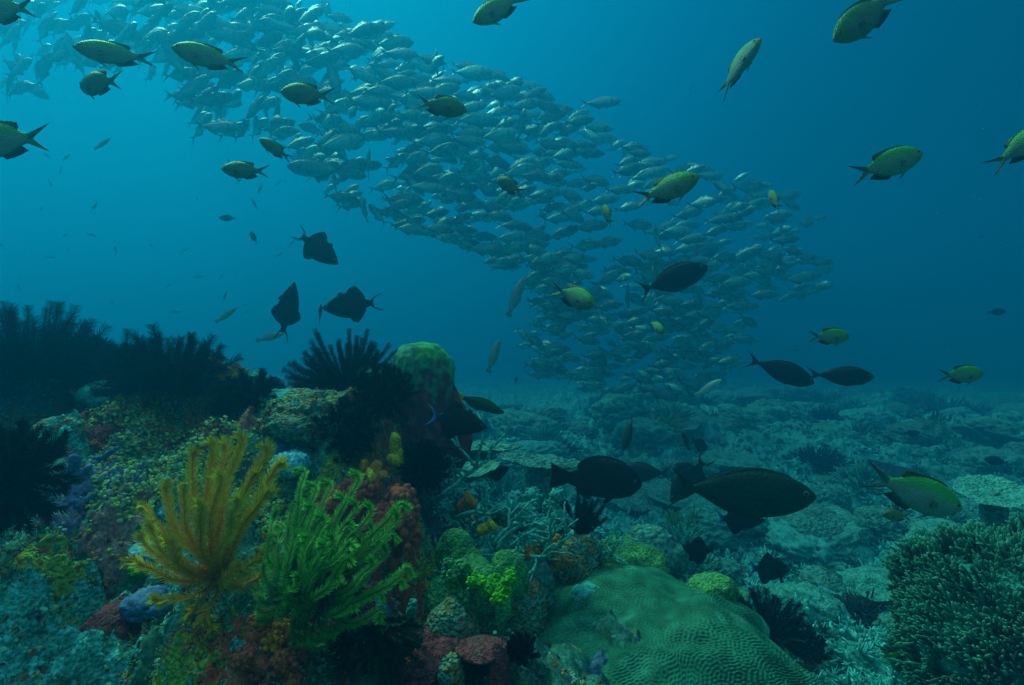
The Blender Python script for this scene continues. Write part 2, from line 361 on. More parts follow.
def fish_mesh(kind, bend=0.0, rings=22, seg=14, var=0, col=None, eye=False, fins=None):
    P = FISH[kind]; L1 = P['k'][-1]; s = L1*(np.linspace(0, 1, rings)**1.0); s[1] = L1*.02
    top = np.maximum(spline(s, P['k'], P['top']), .004); bot = np.maximum(spline(s, P['k'], P['bot']), .004); w = np.maximum(spline(s, P['k'], P['w']), .003)
    colf = (lambda a, b: col) if col else (lambda a, b: fish_colour(kind, a, b, var))
    mb = MB(); V = []; cc = []
    for i in range(rings):
        for j in range(seg):
            a = 2*math.pi*j/seg; sa, ca = math.sin(a), math.cos(a)
            zz = sa*(top[i] if sa > 0 else bot[i]); yy = w[i]*np.sign(ca)*abs(ca)**1.15
            V.append((.5-s[i], yy, zz)); cc.append(colf(s[i], sa))
    Fc = [(i*seg+j, (i+1)*seg+j, (i+1)*seg+(j+1) % seg, i*seg+(j+1) % seg) for i in range(rings-1) for j in range(seg)]
    Fc += [tuple(range(seg)), tuple((rings-1)*seg+seg-1-j for j in range(seg))]
    mb.add(V, Fc, cc)
    tp = lambda q: float(np.interp(q, s, top)); bt = lambda q: -float(np.interp(q, s, bot))
    x = lambda q: .5-q
    def strip(q0, q1, n, hf, sgn, lean, c0, c1, th=.006):
        pr = []; cl = []
        for k in range(n):
            u = k/(n-1); q = q0+(q1-q0)*u; e = (tp(q) if sgn > 0 else bt(q)); h = hf(u)
            h *= 1+.03*math.cos(k*math.pi)
            pr.append(((x(q), e-sgn*.012), (x(q+lean*h/.1*.1+0), e+sgn*h))); cl.append((c0, c1))
        fin(mb, pr, cl, th)
    def tail(kind_, c0, c1):
        pr = []; ph = tp(L1)*.9; n = 15
        for k in range(n):
            u = -1+2*k/(n-1); au = abs(u)
            if kind_ == 'fork': tx = L1+.055+.185*au**1.5; tz = u*.15*(.55+.45*au)
            elif kind_ == 'vee': tx = L1+.045+.135*au**1.2; tz = u*.145
            elif kind_ == 'lyre': tx = L1+.05+.04*au+.15*max(0, au-.6)/.4; tz = u*.17*(1-.12*max(0, au-.6)/.4)
            elif kind_ == 'square': tx = L1+.18+.02*au; tz = u*.135
            elif kind_ == 'crescent': tx = L1+.06+.12*au**1.6; tz = u*.18
            else: tx = L1+.15-.03*au; tz = u*.085
            edge = max(0, (au-.75)/.25)
            a = tuple(c0[i]+(c1[i]-c0[i])*edge for i in range(3))
            pr.append(((x(L1-.02), u*ph*.9), (x(tx), tz)))
            pr[-1] = (pr[-1][0], pr[-1][1]); 
            mb_c.append((c0, c1 if edge > 0 or kind_ in ('crescent',) else tuple(.6*c0[i]+.4*c1[i] for i in range(3))))
        fin(mb, pr, mb_c, .008)
    mb_c = []
    dk = (.012, .02, .02)
    hump = lambda h, p=.6: (lambda u: h*max(0.05, math.sin(math.pi*min(1, u**p)))**.7)
    if kind == 'chromis':
        tail('fork', (.16, .24, .18), dk)
        strip(.20, .64, 12, lambda u: .018+.035*max(0, u-.6)/.4-(.03 if u > .97 else 0), 1, .9, (.05, .14, .03), dk)
        strip(.47, .68, 7, lambda u: .03+.02*u, -1, 1.8, (.10, .12, .10), dk)
        strip(.26, .32, 4, lambda u: .09*(1-u*.6), -1, 1.6, (.3, .42, .36), (.2, .3, .26))
    elif kind == 'jack':
        c = (.10, .22, .20); tail('vee', c, (.05, .12, .12))
        strip(.30, .44, 6, lambda u: .03*(1-u*.6), 1, .9, c, c); strip(.45, .76, 8, lambda u: .03*(1-u)**1.5+.008, 1, .8, c, c)
        strip(.47, .76, 8, lambda u: .045*(1-u)**1.5+.012, -1, .8, c, c)
    elif kind == 'trigger':
        c = fish_colour(kind, 0, 0) if not col else col
        e = (.18, .38, 1.0) if var == 1 else c
        tail('lyre' if var != 1 else 'crescent', c, e)
        strip(.40, .70, 12, lambda u: .105*(1-u)**.75*min(1, .5+u*3.5)+.008, 1, 1.0, c, c); strip(.42, .70, 12, lambda u: .090*(1-u)**.75*min(1, .5+u*3.5)+.008, -1, 1.0, c, c)
        strip(.26, .33, 3, lambda u: .03, 1, .5, c, c)
    elif kind == 'surgeon':
        c = (.02, .03, .035) if not col else col; tail('crescent', c, c)
        strip(.16, .78, 14, hump(.020, .8), 1, .5, c, c); strip(.36, .78, 11, hump(.018, .8), -1, .5, c, c)
    elif kind == 'snapper':
        c = (.014, .014, .014); tail('square', c, c)
        strip(.18, .70, 14, lambda u: .012+.03*u**2*(1 if u < .95 else .5), 1, .8, c, c); strip(.52, .70, 6, lambda u: .04*(1-.5*u), -1, 1, c, c)
        strip(.28, .36, 4, lambda u: .08*(1-u*.6), -1, 1.4, c, c)
    elif kind == 'wrasse':
        y_ = (.42, .55, .06) if var == 0 else colf(.5, 0); tail('round', y_, y_)
        c = colf(.5, .5); strip(.2, .78, 12, hump(.03, .8), 1, .4, c, c); strip(.42, .78, 10, hump(.03, .8), -1, .4, c, c)
    # pectoral fins, standing off the flanks
    for sg in (1, -1):
        q = .27; n = 6; V = []; cc = []; wy = float(np.interp(q, s, w)); cpc = tuple(min(1, a*.5) for a in colf(.3, -.1))
        for k in range(n):
            a = -1.1+1.3*k/(n-1); L_ = .12*(1-.35*abs(k-1.5)/4)
            V.append((x(q), sg*wy*.8, -.03+.02*math.sin(a))); V.append((x(q)-L_*math.cos(a), sg*(wy+L_*.12), -.03+L_*math.sin(a)*.8)); cc += [cpc, cpc]
        V2 = [(a, b+sg*.004, c) for a, b, c in V]
        Fc = [(2*k, 2*k+1, 2*k+3, 2*k+2) for k in range(n-1)]; m_ = 2*n
        Fc += [(m_+2*k, m_+2*k+2, m_+2*k+3, m_+2*k+1) for k in range(n-1)]
        mb.add(V+V2, Fc, cc+cc)
    if eye:
        v, f = ICO[1]
        for sg in (1, -1): mb.add(v*(.018, .008, .018)+((.5-.085), sg*float(np.interp(.085, s, w))*.92, .02), f, (.01, .015, .015))
    for a in mb.v:
        t = np.clip(.35-(a[:, 0]+.1), 0, 1); a[:, 1] += bend*t*t*1.0
        a[:, 2] += P['z0']
    return mb
def orient(o, pos, ang, tilt, length, roll=0, up=None):
    """nose towards screen angle ang (0 = right, 90 = up), tilt > 0 turns the nose away from the viewer"""
    Fv = Vector((math.cos(R(tilt))*math.cos(R(ang)), math.sin(R(tilt)), math.cos(R(tilt))*math.sin(R(ang)))).normalized()
    u = Vector(up if up else (0, 0, 1)); u = (u-Fv*u.dot(Fv)).normalized()
    u = Matrix.Rotation(R(roll), 3, Fv) @ u; sd_ = u.cross(Fv)
    m = Matrix((Fv, sd_, u)).transposed().to_4x4()
    o.matrix_world = Matrix.Translation(Vector(pos)) @ m @ Matrix.Diagonal((length, length, length, 1))
EYE = {}
def eye_mesh():
    mb = MB(); v, f = ICO[3]; c = [((.005, .006, .006) if abs(p[1]) > .80 else ((.32, .36, .28) if abs(p[1]) > .35 else (.05, .08, .05))) for p in v]
    mb.add(v*(1, .45, 1), f, c); me = mb.mesh('eye'); me.materials.append(M['fish']); return me
EYE_ME = eye_mesh()
_cache = {}
def add_fish(name, kind, px, py, lpx, ang, d, label, cat, tilt=0, roll=0, up=None, bend=0, var=0, col=None, eyes=True, group=None, tall=1.0, mat='fish'):
    if mat == 'fish' and kind != 'chromis': mat = 'dark_fish'
    key = (kind, bend, var, col, mat)
    if key not in _cache:
        me = fish_mesh(kind, bend, var=var, col=col).mesh(name); me.materials.append(M[mat]); _cache[key] = me
    o = bpy.data.objects.new(name, _cache[key]); C.objects.link(o)
    L_ = lpx*d/F/max(.35, math.cos(R(tilt)))
    orient(o, at(px, py, d), ang, tilt, L_, roll, up); tag(o, label, cat, group)
    if tall != 1: o.matrix_world = o.matrix_world @ Matrix.Diagonal((1, 1, tall, 1))
    if eyes:
        P = FISH[kind]; w = float(spline(np.array([.09]), P['k'], P['w'])[0])
        for sg in (1, -1):
            e = bpy.data.objects.new('eye', EYE_ME); C.objects.link(e); e.parent = o
            e.location = (.5-.09, sg*w*.92, .03+P['z0']); e.scale = (.021,)*3
    return o

G = 'green damselfish scattered in front of the school'
def dam(px, py, l, a, d, label, **k): return add_fish('damselfish', 'chromis', px, py, l, a, d, label, 'fish', group=G, **k)
dam(2, 9, 78, 182, 1.3, 'green damselfish cut off by the top left corner of the photo', bend=.1)
dam(117, 54, 68, 178, 1.5, 'slim green damselfish with bright green back, upper of the two swimming left in the school', tilt=-22, bend=.15, var=0, tall=.8)
dam(99, 82, 58, 176, 1.5, 'dark rounded damselfish just below the slim bright-backed one', tilt=25, var=1, bend=-.1)
dam(210, 57, 68, 170, 1.5, 'green damselfish at upper left with its thin tail pointing down right', tilt=-15, bend=.12, tall=.85)
dam(4, 139, 96, 182, 1.2, 'damselfish with long forked tail cut off by the left edge of the photo', bend=.05)
dam(308, 94, 56, 174, 1.7, 'olive damselfish swimming left against the silver school, black anal fin', bend=.1, var=1)
dam(441, 105, 54, -12, 1.7, 'dusky damselfish swimming right across the middle of the silver school', bend=.1, var=1)
dam(246, 170, 50, 176, 1.8, 'dark green damselfish alone in open water below the school, tail to the right', bend=.08, var=1, tall=.9)
dam(276, 149, 40, 147, 1.9, 'small dark damselfish slanting with head up left, just under the school', bend=-.1, var=1, tall=.8)
dam(499, 8, 60, 208, 1.5, 'damselfish touching the top edge of the photo, head down left', bend=.1)
dam(866, 15, 84, 218, 1.4, 'large dark green damselfish diving left at the top right edge', bend=.05, var=1)
dam(736, 67, 44, 48, 1.6, 'damselfish seen nearly head-on with white belly and spread tail', tilt=-48, bend=.3, roll=-10)
dam(886, 164, 78, 18, 1.4, 'bright green damselfish with long black-edged tail streaming left, upper right water', bend=-.05, tall=.92)
dam(1022, 145, 56, 40, 1.4, 'damselfish cut off by the right edge of the photo', tilt=-30, bend=.2)
dam(667, 189, 58, 18, 1.35, 'plump damselfish with green back and pale brown belly before the school', tilt=-28, bend=-.3)
dam(575, 296, 40, -30, 1.6, 'round yellow-green damselfish turned towards the viewer low in the school', tilt=-45, bend=-.3)
dam(656, 326, 18, -50, 2.4, 'tiny pale green damselfish under the grey surgeonfish', tilt=-50, bend=.2)
dam(608, 215, 25, 105, 2.3, 'small dark damselfish standing head up in the middle of the school', tilt=35, var=1)
dam(511, 186, 34, 146, 2.1, 'small dark green damselfish slanting up left inside the school', var=1, bend=.1, tilt=20)
dam(775, 200, 24, 100, 2.2, 'small green damselfish standing upright at the right edge of the school', tilt=35)
dam(829, 336, 42, 0, 1.9, 'green-backed damselfish above the two dark grey surgeonfish', bend=.05)
dam(961, 374, 46, 2, 1.9, 'faint green damselfish low at the right over the far reef', bend=.05, var=0)
dam(914, 491, 104, -20, 1.35, 'largest damselfish, grey-brown with black forked tail, over the pale sand', bend=.04, tall=.92)
G2 = 'small yellow and green reef fish near the seabed at right'
add_fish('banded_fish', 'chromis', 897, 515, 30, 176, 2.0, 'little striped fish with yellow tail under the largest damselfish', 'fish', col=(.16, .26, .08), group=G2)
add_fish('yellow_fish', 'chromis', 935, 542, 17, 60, 1.9, 'little bright yellow fish just left of the big branching coral', 'fish', col=(.30, .42, .02), group=G2)
add_fish('yellow_fish', 'chromis', 918, 560, 16, 165, 1.9, 'little yellow fish at the upper left rim of the branching coral', 'fish', col=(.30, .42, .02), group=G2)
add_fish('yellow_fish', 'chromis', 895, 655, 13, 175, 1.7, 'tiny green fish near the bottom edge beside the branching coral', 'fish', col=(.10, .40, .02), group=G2)

G3 = 'black triggerfish silhouetted in open water'
def trig(px, py, l, a, d, label, **k): return add_fish('triggerfish', 'trigger', px, py, l, a, d, label, 'triggerfish', group=k.pop('group', G3), **k)
trig(316, 247, 56, -38, 2.9, 'black triggerfish diving right with lyre tail raised, topmost of the silhouettes', bend=.1)
trig(287, 312, 62, 80, 2.8, 'black triggerfish pointing straight up, left of the silhouettes', tilt=10, roll=40, tall=.8, up=(-1, 0, .2), bend=-.1)
trig(353, 305, 62, 186, 2.8, 'black triggerfish swimming left with curved lyre tail, above the reef crest', bend=.05)
add_fish('dark_fish', 'chromis', 320, 314, 22, 95, 2.9, 'very small black fish between two triggerfish silhouettes', 'fish', tilt=20, var=1, col=(.02, .03, .035))
trig(455, 421, 66, -12, 1.85, 'black triggerfish with blue crescent tail beside the barrel sponge', var=1, bend=.05, group='triggerfish with blue crescent tails low over the reef')
add_fish('wrasse', 'wrasse', 480, 404, 52, -20, 2.3, 'dark green wrasse with yellow tail base above the blue-tailed triggerfish', 'wrasse', bend=.05)
add_fish('surgeonfish', 'surgeon', 673, 279, 74, 20, 2.9, 'dark surgeonfish with sickle tail hanging before the lower school', 'surgeonfish', bend=.1)
add_fish('surgeonfish', 'surgeon', 783, 371, 72, -20, 3.0, 'left of the two dark surgeonfish in the blue right of the school', 'surgeonfish', bend=.3, tilt=8, tall=.85)
add_fish('surgeonfish', 'surgeon', 844, 376, 60, -2, 3.0, 'right of the two dark surgeonfish, oval with its thin tail edge-on', 'surgeonfish', bend=.55, tall=.9)
add_fish('grouper', 'snapper', 596, 480, 92, -5, 2.15, 'rounded blackish fish with red-brown belly and square tail, beside the big coral head', 'fish', bend=.05, tall=1.05)
add_fish('surgeonfish', 'surgeon', 742, 492, 148, -4, 2.05, 'biggest fish, dark olive, swimming right above the round green coral', 'surgeonfish', bend=.03, col=(.014, .048, .022), tall=.92)
G4 = 'dim dark fish gathered behind the biggest fish'
add_fish('dark_fish', 'surgeon', 628, 433, 38, 258, 3.4, 'grey fish nosing down at the reef above the blackish round fish', 'fish', tilt=25, col=(.035, .06, .065), group=G4)
add_fish('dark_fish', 'wrasse', 686, 441, 20, 112, 3.2, 'small slim dark fish, left of the pair above the olive fish', 'fish', var=1, col=(.02, .03, .035), group=G4)
add_fish('dark_fish', 'surgeon', 699, 444, 28, 330, 3.4, 'small dark wedge-shaped fish, right of the pair above the olive fish', 'fish', tilt=40, col=(.02, .035, .04), group=G4)
add_fish('dark_fish', 'surgeon', 644, 472, 54, 178, 2.9, 'faint grey fish just behind the head of the blackish round fish', 'fish', col=(.03, .06, .06), group=G4, bend=.1)
add_fish('dark_fish', 'trigger', 690, 478, 62, 235, 2.7, 'broad dark triangular fish tipping down behind the tail of the olive fish', 'fish', col=(.02, .045, .045), group=G4, tilt=10)
add_fish('dark_fish', 'surgeon', 716, 482, 50, 5, 3.0, 'dark fish half hidden above the back of the olive fish', 'fish', col=(.02, .04, .04), group=G4)
G5 = 'triggerfish with blue crescent tails low over the reef'
trig(738, 519, 54, -3, 2.4, 'black triggerfish with blue tail half hidden under the olive fish', var=1, group=G5)
trig(697, 551, 48, 184, 2.3, 'dark blue-black triggerfish close above the round green coral', var=0, group=G5, col=(.01, .012, .035))
trig(768, 569, 52, -8, 2.5, 'black triggerfish with small bright blue tail, right of the round green coral', var=1, group=G5, tilt=15)
add_fish('dark_fish', 'wrasse', 779, 571, 26, 105, 2.3, 'thin black fish standing on its tail near the pale rubble', 'fish', var=1, col=(.012, .02, .02))
G6 = 'faint distant fish over the reef'
for px, py, l, a, d, lab in [(911, 433, 18, 0, 5.5, 'faint dark fish over the far sand, upper right of the lone pale plate coral'), (997, 461, 26, 170, 4, 'dark slim fish above the table coral at the right edge'),
                             (996, 312, 20, 5, 6, 'lone faint fish in the blue near the right edge'), (254, 238, 15, 120, 6, 'faint fish in open water left of the triggerfish'),
                             (228, 218, 18, 178, 6, 'faint grey fish in open water below the left part of the school'), (516, 380, 8, 80, 6, 'tiny dark fish hanging below the school, left of its lower end')]:
    add_fish('distant_fish', 'surgeon', px, py, l, a, d, lab, 'fish', col=(.03, .06, .07), group=G6, eyes=False)
for px, py, l, a, d, lab in [(226, 315, 26, 35, 4.5, 'pale slim fish above the black feather stars at left'), (102, 144, 20, 35, 5, 'small pale fish in open water at upper left'),
                             (494, 356, 36, 70, 4.5, 'pale silver fish pointing steeply up beside the lower school'), (516, 297, 44, 68, 5, 'pale silver fish climbing at the left edge of the lower school'),
                             (270, 337, 30, 15, 4.5, 'pale greenish fish behind the upright triggerfish tail'), (708, 388, 32, 32, 3.8, 'bright silvery fish just beneath the school, slanting up right')]:
    add_fish('silver_fish', 'wrasse', px, py, l, a, d, lab, 'fish', var=1, col=((.55, .75, .72) if px == 708 else (.26, .42, .36)), eyes=False)

# the school of jacks
import itertools
POLY = [(-30, -40), (335, -40), (332, 14), (388, 24), (402, 55), (492, 66), (540, 92), (566, 112), (622, 138), (684, 163), (752, 180), (792, 196), (836, 212), (826, 285), (800, 302), (752, 298), (748, 345), (730, 378), (676, 402), (610, 398), (560, 380), (520, 372),
        (524, 330), (540, 312), (520, 282), (484, 256), (438, 234), (392, 226), (330, 196), (306, 160), (262, 130), (205, 132), (170, 105), (130, 70), (70, 60), (34, 92), (-30, 88)]
def inside(x, y):
    c = False; n = len(POLY); j = n-1
    for i in range(n):
        xi, yi = POLY[i]; xj, yj = POLY[j]
        if (yi > y) != (yj > y) and x < (xj-xi)*(y-yi)/(yj-yi)+xi: c = not c
        j = i
    return c
JM = []
for i, (b, br) in enumerate(((-.25, .75), (-.1, 1), (.05, 1.35), (.2, .85), (.3, 1.1), (-.35, .9), (.4, .7), (.0, 1.55))):  # brightness put into each copy's colour, brightest for flashing flanks
    fm = fish_mesh('jack', b, rings=16, seg=10, eye=True); fm.c = [np.clip(q*br, 0, .95) for q in fm.c]; me = fm.mesh('jack_fish'); me.materials.append(M['jack']); JM.append(me)
def depth_of(px, py):
    d = 5.6+3.0*min(1, max(0, (px-100)/700))
    if px < 160: d += 1.6*(160-max(px, 0))/160
    if px > 480 and py > 250: d += 1.0*min(1, (py-250)/100)
    return d
items = []
hand = [(360, 30, 46, 2, 'lone bright jack at the top edge of the school, upper middle'), (398, 54, 42, -6, 'jack with raised tail standing just outside the top edge of the school'), (600, 103, 42, 3, 'jack swimming right alone above the school edge, right of middle'),
        (578, 121, 32, 5, 'jack just below and left of the lone one above the school edge'), (340, 197, 36, -5, 'jack at the lower left fringe of the school, tail to the left'), (435, 228, 30, 4, 'lowest jack under the middle of the school'),
        (218, 128, 44, -2, 'lowest jack of the left fringe above the two dark damselfish'), (470, 72, 46, -2, 'jack leading the top edge left of the damselfish'), (378, 215, 28, 130, 'small jack turned up left below the school'), (364, 212, 26, 95, 'small jack standing upright below the school'),
        (800, 278, 40, 8, 'jack at the right tip of the school, brightest on its back'), (318, 170, 60, 175, 'large dark jack swimming left along the underside of the school'), (397, 206, 34, 10, 'jack beside the upright small one below the school')]
for px, py, l, a, lab in hand: items.append((depth_of(px, py)-.4, px, py, l/F*(depth_of(px, py)-.4), a, lab))
cnt = 0; tries = 0; pts_ = []
while cnt < 1500 and tries < 50000:
    tries += 1
    px = random.uniform(-30, 836); py = random.uniform(-40, 402)
    if not inside(px, py): continue
    if px < 110 and random.random() < .35: continue
    cl = float(fbm(np.array(px/75.), np.array(py/38.), np.array(3.3), 2, 19))
    if cl < -.22 and random.random() < .8: continue
    if px > 740 and random.random() < (px-740)/110: continue
    d = depth_of(px, py)+random.choice((0, 0, .9, 2.2, 3.4))+random.uniform(-.25, .35)
    p = at(px, py, d)
    if any(abs(p[0]-q[0]) < .17 and abs(p[2]-q[2]) < .085 and abs(p[1]-q[1]) < .26 for q in pts_): continue
    pts_.append(p)
    flow = 12 if px < 300 else (2 if px < 700 else 6)
    if px < 110: flow = 28
    a = random.gauss(flow, 12)
    if py > 290: a = random.gauss(0, 16)
    if random.random() < .09: a += random.choice((90, 180, -60))
    items.append((d, px, py, random.gauss(.46, .055), a, None)); cnt += 1
items.sort(key=lambda t: -t[3]/t[0] if t[5] is None else -9)
SG = 'school of silver jacks'
stuff = MB(); lite = [fish_mesh('jack', b, rings=12, seg=8) for b in (-.2, .1, .25)]
for q, br in zip(lite, (.75, 1, 1.3)): q.c = [np.clip(c_*br, 0, .95) for c_ in q.c]  # flash of the flanks put into these copies' colour too
for i, (d, px, py, L_, a, lab) in enumerate(items):
    tl = random.gauss(-8 if px > 400 else -18, 24)
    if i < 300:
        o = bpy.data.objects.new('jack_fish', random.choice(JM)); C.objects.link(o)
        orient(o, at(px, py, d), a, tl if lab is None else -8, L_, random.gauss(0, 9))
        tag(o, lab or 'silvery jack swimming within the dense school', 'jack', SG)
    else:
        tmp = bpy.data.objects.new('t', None); orient(tmp, at(px, py, d), a, tl, L_, random.gauss(0, 9)); mw = np.array(tmp.matrix_world); bpy.data.objects.remove(tmp)
        src = random.choice(lite); V = np.concatenate(src.v) @ mw[:3, :3].T+mw[:3, 3]; stuff.add(V, src.f, np.concatenate(src.c))
so = stuff.build('school_of_jacks', M['jack']); tag(so, 'dense mass of silvery jacks further back in the school', 'school of fish', SG, 'stuff')
# very distant specks of fish
sm = fish_mesh('wrasse', .1, rings=8, seg=6, var=1, col=(.04, .09, .10)).mesh('distant_fish'); sm.materials.append(M['fish'])
for i in range(46):
    px = random.choice((random.uniform(0, 330), random.uniform(0, 330), random.uniform(550, 1020))); py = random.uniform(150, 320) if px < 400 else random.uniform(60, 400)
    if px > 500 and inside(px, py): continue
    d = random.uniform(9, 13); o = bpy.data.objects.new('distant_fish', sm); C.objects.link(o)
    orient(o, at(px, py, d), random.uniform(0, 360), random.uniform(-30, 30), random.uniform(5, 11)*d/F)
    tag(o, 'tiny faint fish far off in the open blue water', 'fish', 'tiny far fish')

# ------------------------------------------------------------------ corals and sponges
def normal_at(x, y, e=.03):
    zx = (Z(x+e, y)-Z(x-e, y))/(2*e); zy = (Z(x, y+e)-Z(x, y-e))/(2*e)
    n = np.stack([-zx, -zy, np.ones_like(zx)], -1); return n/np.linalg.norm(n, axis=-1, keepdims=True)
def on(px, py, d1=25):
    p = hit(px, py, d1=d1)
    return p if p is not None else at(px, py, 3)
def near_d(px, py, d, off=-.02):
    p = hit(px, py)
    return d if p is None else min(d, p[1]+off)
M['green_coral'] = mottled('green_coral', [(.03, .14, .07), (.09, .34, .12), (.16, .46, .12), (.07, .26, .15)], 14, 90, .8, .01, polyps=140)
M['reef_mix'] = mottled('mixed_crust', [(.05, .20, .14), (.30, .12, .06), (.10, .40, .28), (.40, .24, .06), (.12, .46, .36), (.14, .07, .08)], 11, 80, 1.0, .014, polyps=110)
M['teal_coral'] = mottled('teal_coral', [(.03, .16, .12), (.06, .34, .26), (.12, .50, .40), (.06, .28, .20)], 9, 70, .8, .012, polyps=90)
M['grey_coral'] = mottled('grey_coral', [(.03, .11, .09), (.06, .24, .19), (.10, .36, .29), (.05, .16, .13)], 5, 40, .9, .02, polyps=45)
M['pale_coral'] = mottled('pale_coral', [(.04, .28, .24), (.08, .44, .38), (.14, .60, .52)], 20, 90, .6, .006)
M['maroon'] = mottled('maroon_crust', [(.06, .02, .03), (.22, .04, .05), (.36, .07, .07), (.10, .09, .07)], 16, 90, .8, .01, polyps=160)
M['red'] = mottled('red_soft_coral', [(.34, .05, .03), (.60, .11, .05), (.72, .19, .08)], 26, 130, .6, .004)
M['orange'] = mottled('orange_sponge', [(.50, .12, .01), (.80, .26, .02), (.88, .40, .04)], 22, 120, .7, .005)
M['yellow'] = mottled('yellow_sponge', [(.52, .34, .01), (.80, .58, .02), (.86, .70, .06)], 24, 120, .7, .005)
M['blue'] = mottled('blue_sponge', [(.05, .09, .20), (.10, .19, .36), (.16, .30, .44)], 18, 100, .7, .006)
M['cyan'] = mottled('cyan_crust', [(.05, .28, .34), (.12, .52, .60), (.25, .72, .80)], 30, 120, .6, .004)
M['lime'] = mottled('bright_green_growth', [(.04, .30, .01), (.14, .62, .02), (.30, .72, .04)], 28, 130, .9, .006, polyps=200)
M['dark'] = mottled('dark_crust', [(.01, .02, .02), (.03, .05, .05), (.05, .09, .08)], 14, 80, .8, .01)

M['violet'] = mottled('violet_crust', [(.06, .04, .14), (.14, .14, .34), (.24, .26, .44), (.08, .10, .16)], 18, 90, .9, .008)
M['rust'] = mottled('rust_crust', [(.22, .06, .02), (.50, .18, .04), (.66, .30, .08), (.24, .12, .05)], 20, 100, .9, .008, polyps=150)
M['pink'] = mottled('pink_crust', [(.20, .08, .09), (.34, .18, .16), (.40, .28, .22)], 24, 110, .9, .006)
M['turq'] = mottled('turquoise_crust', [(.04, .22, .18), (.07, .42, .35), (.12, .60, .52), (.10, .26, .16)], 16, 80, .9, .010, polyps=110)
M['olive'] = mottled('olive_crust', [(.10, .16, .02), (.28, .42, .04), (.42, .52, .08), (.12, .26, .06)], 20, 90, .9, .008, polyps=130)

def lump_mesh(sub, sc, amp=.22, freq=1.6, seed=0, knob=0.0, kf=6, flat=None):
    v, f = ICO[sub]; s = seed*3.7
    r = 1+amp*fbm(v[:, 0]*freq+s, v[:, 1]*freq+s, v[:, 2]*freq, 3, seed)
    if knob: r = r+knob*(1-2*np.abs(fbm(v[:, 0]*kf+s, v[:, 1]*kf, v[:, 2]*kf+s, 2, seed+5)))
    p = v*r[:, None]
    if flat: p[:, 2] = np.where(p[:, 2] > flat, flat+(p[:, 2]-flat)*.3, p[:, 2])
    return p*np.array(sc), f
def lump(name, px, py, wpx, hpx, mat, label, cat, seed=0, sub=4, amp=.22, freq=1.6, knob=.06, kf=6, d=None, depth=1.0, sink=.25, group=None, flat=None):
    p = on(px, py+hpx*.5) if d is None else at(px, py, near_d(px, py, d, .0))
    d_ = p[1]+wpx/F*p[1]*(.3 if d is None else .22); c = at(px, py, d_); rx = wpx/2/F*d_; rz = hpx/2/F*d_
    v, f = lump_mesh(sub, (rx, rx*depth, rz*(1+sink)), amp, freq, seed, knob, kf, flat)
    mb = MB(); mb.add(v-np.array([0, 0, rz*sink]), f)
    o = mb.build(name, mat, loc=tuple(c)); return tag(o, label, cat, group)
def plate(name, c, r, mat, label, cat, seed=0, tilt=(0, 0), dish=.25, th=.06, stem=.5, ridges=20, group=None, parts=True, narrow=1.0):
    n, k = 26, 120; V = []; rr = np.linspace(0, 1, n); a = np.arange(k)*2*math.pi/k
    edge = 1+.13*fbm(np.cos(a)*1.8+seed*5, np.sin(a)*1.8, a*0, 3, seed)+.03*np.cos(a*ridges)
    up = []; lo = []
    for t in rr:
        x = np.cos(a)*t*edge; y = np.sin(a)*t*edge*narrow; z = dish*(t**2)+.07*fbm(x*3+seed, y*3, x*0, 4, seed)+.035*np.abs(fbm(x*11, y*11, x*0, 3, seed+2))+.012*np.cos(a*ridges)*t
        up.append(np.stack([x, y, z], -1)); lo.append(np.stack([x*.985, y*.985, z*1.0-th*(1-.7*t**3)-.12*(1-t)**2], -1))
    P = np.concatenate(up+lo[::-1])*r; m = 2*n
    Fc = [(i*k+j, i*k+(j+1) % k, (i+1)*k+(j+1) % k, (i+1)*k+j) for i in range(m-1) for j in range(k)]
    rot = Matrix.Rotation(R(tilt[0]), 3, 'X') @ Matrix.Rotation(R(tilt[1]), 3, 'Y')
    P = P @ np.array(rot).T
    mb = MB(); mb.add(P, [f[::-1] for f in Fc])
    if parts:
        e = tag(empty(name, tuple(c)), label, cat, group); mb.build('plate', mat, e)
        sb = MB(); v, f = lump_mesh(3, (r*.38, r*.36, r*stem), .3, 1.8, seed+3); sb.add(v-np.array([0, 0, r*stem*.9]), f); sb.build('stalk', M['grey_coral'], e); return e
    v, f = lump_mesh(2, (r*.22, r*.22, r*stem), .2, 1.8, seed+3); mb.add(v-np.array([0, 0, r*stem*.9]), f)
    return tag(mb.build(name, mat, loc=tuple(c)), label, cat, group)
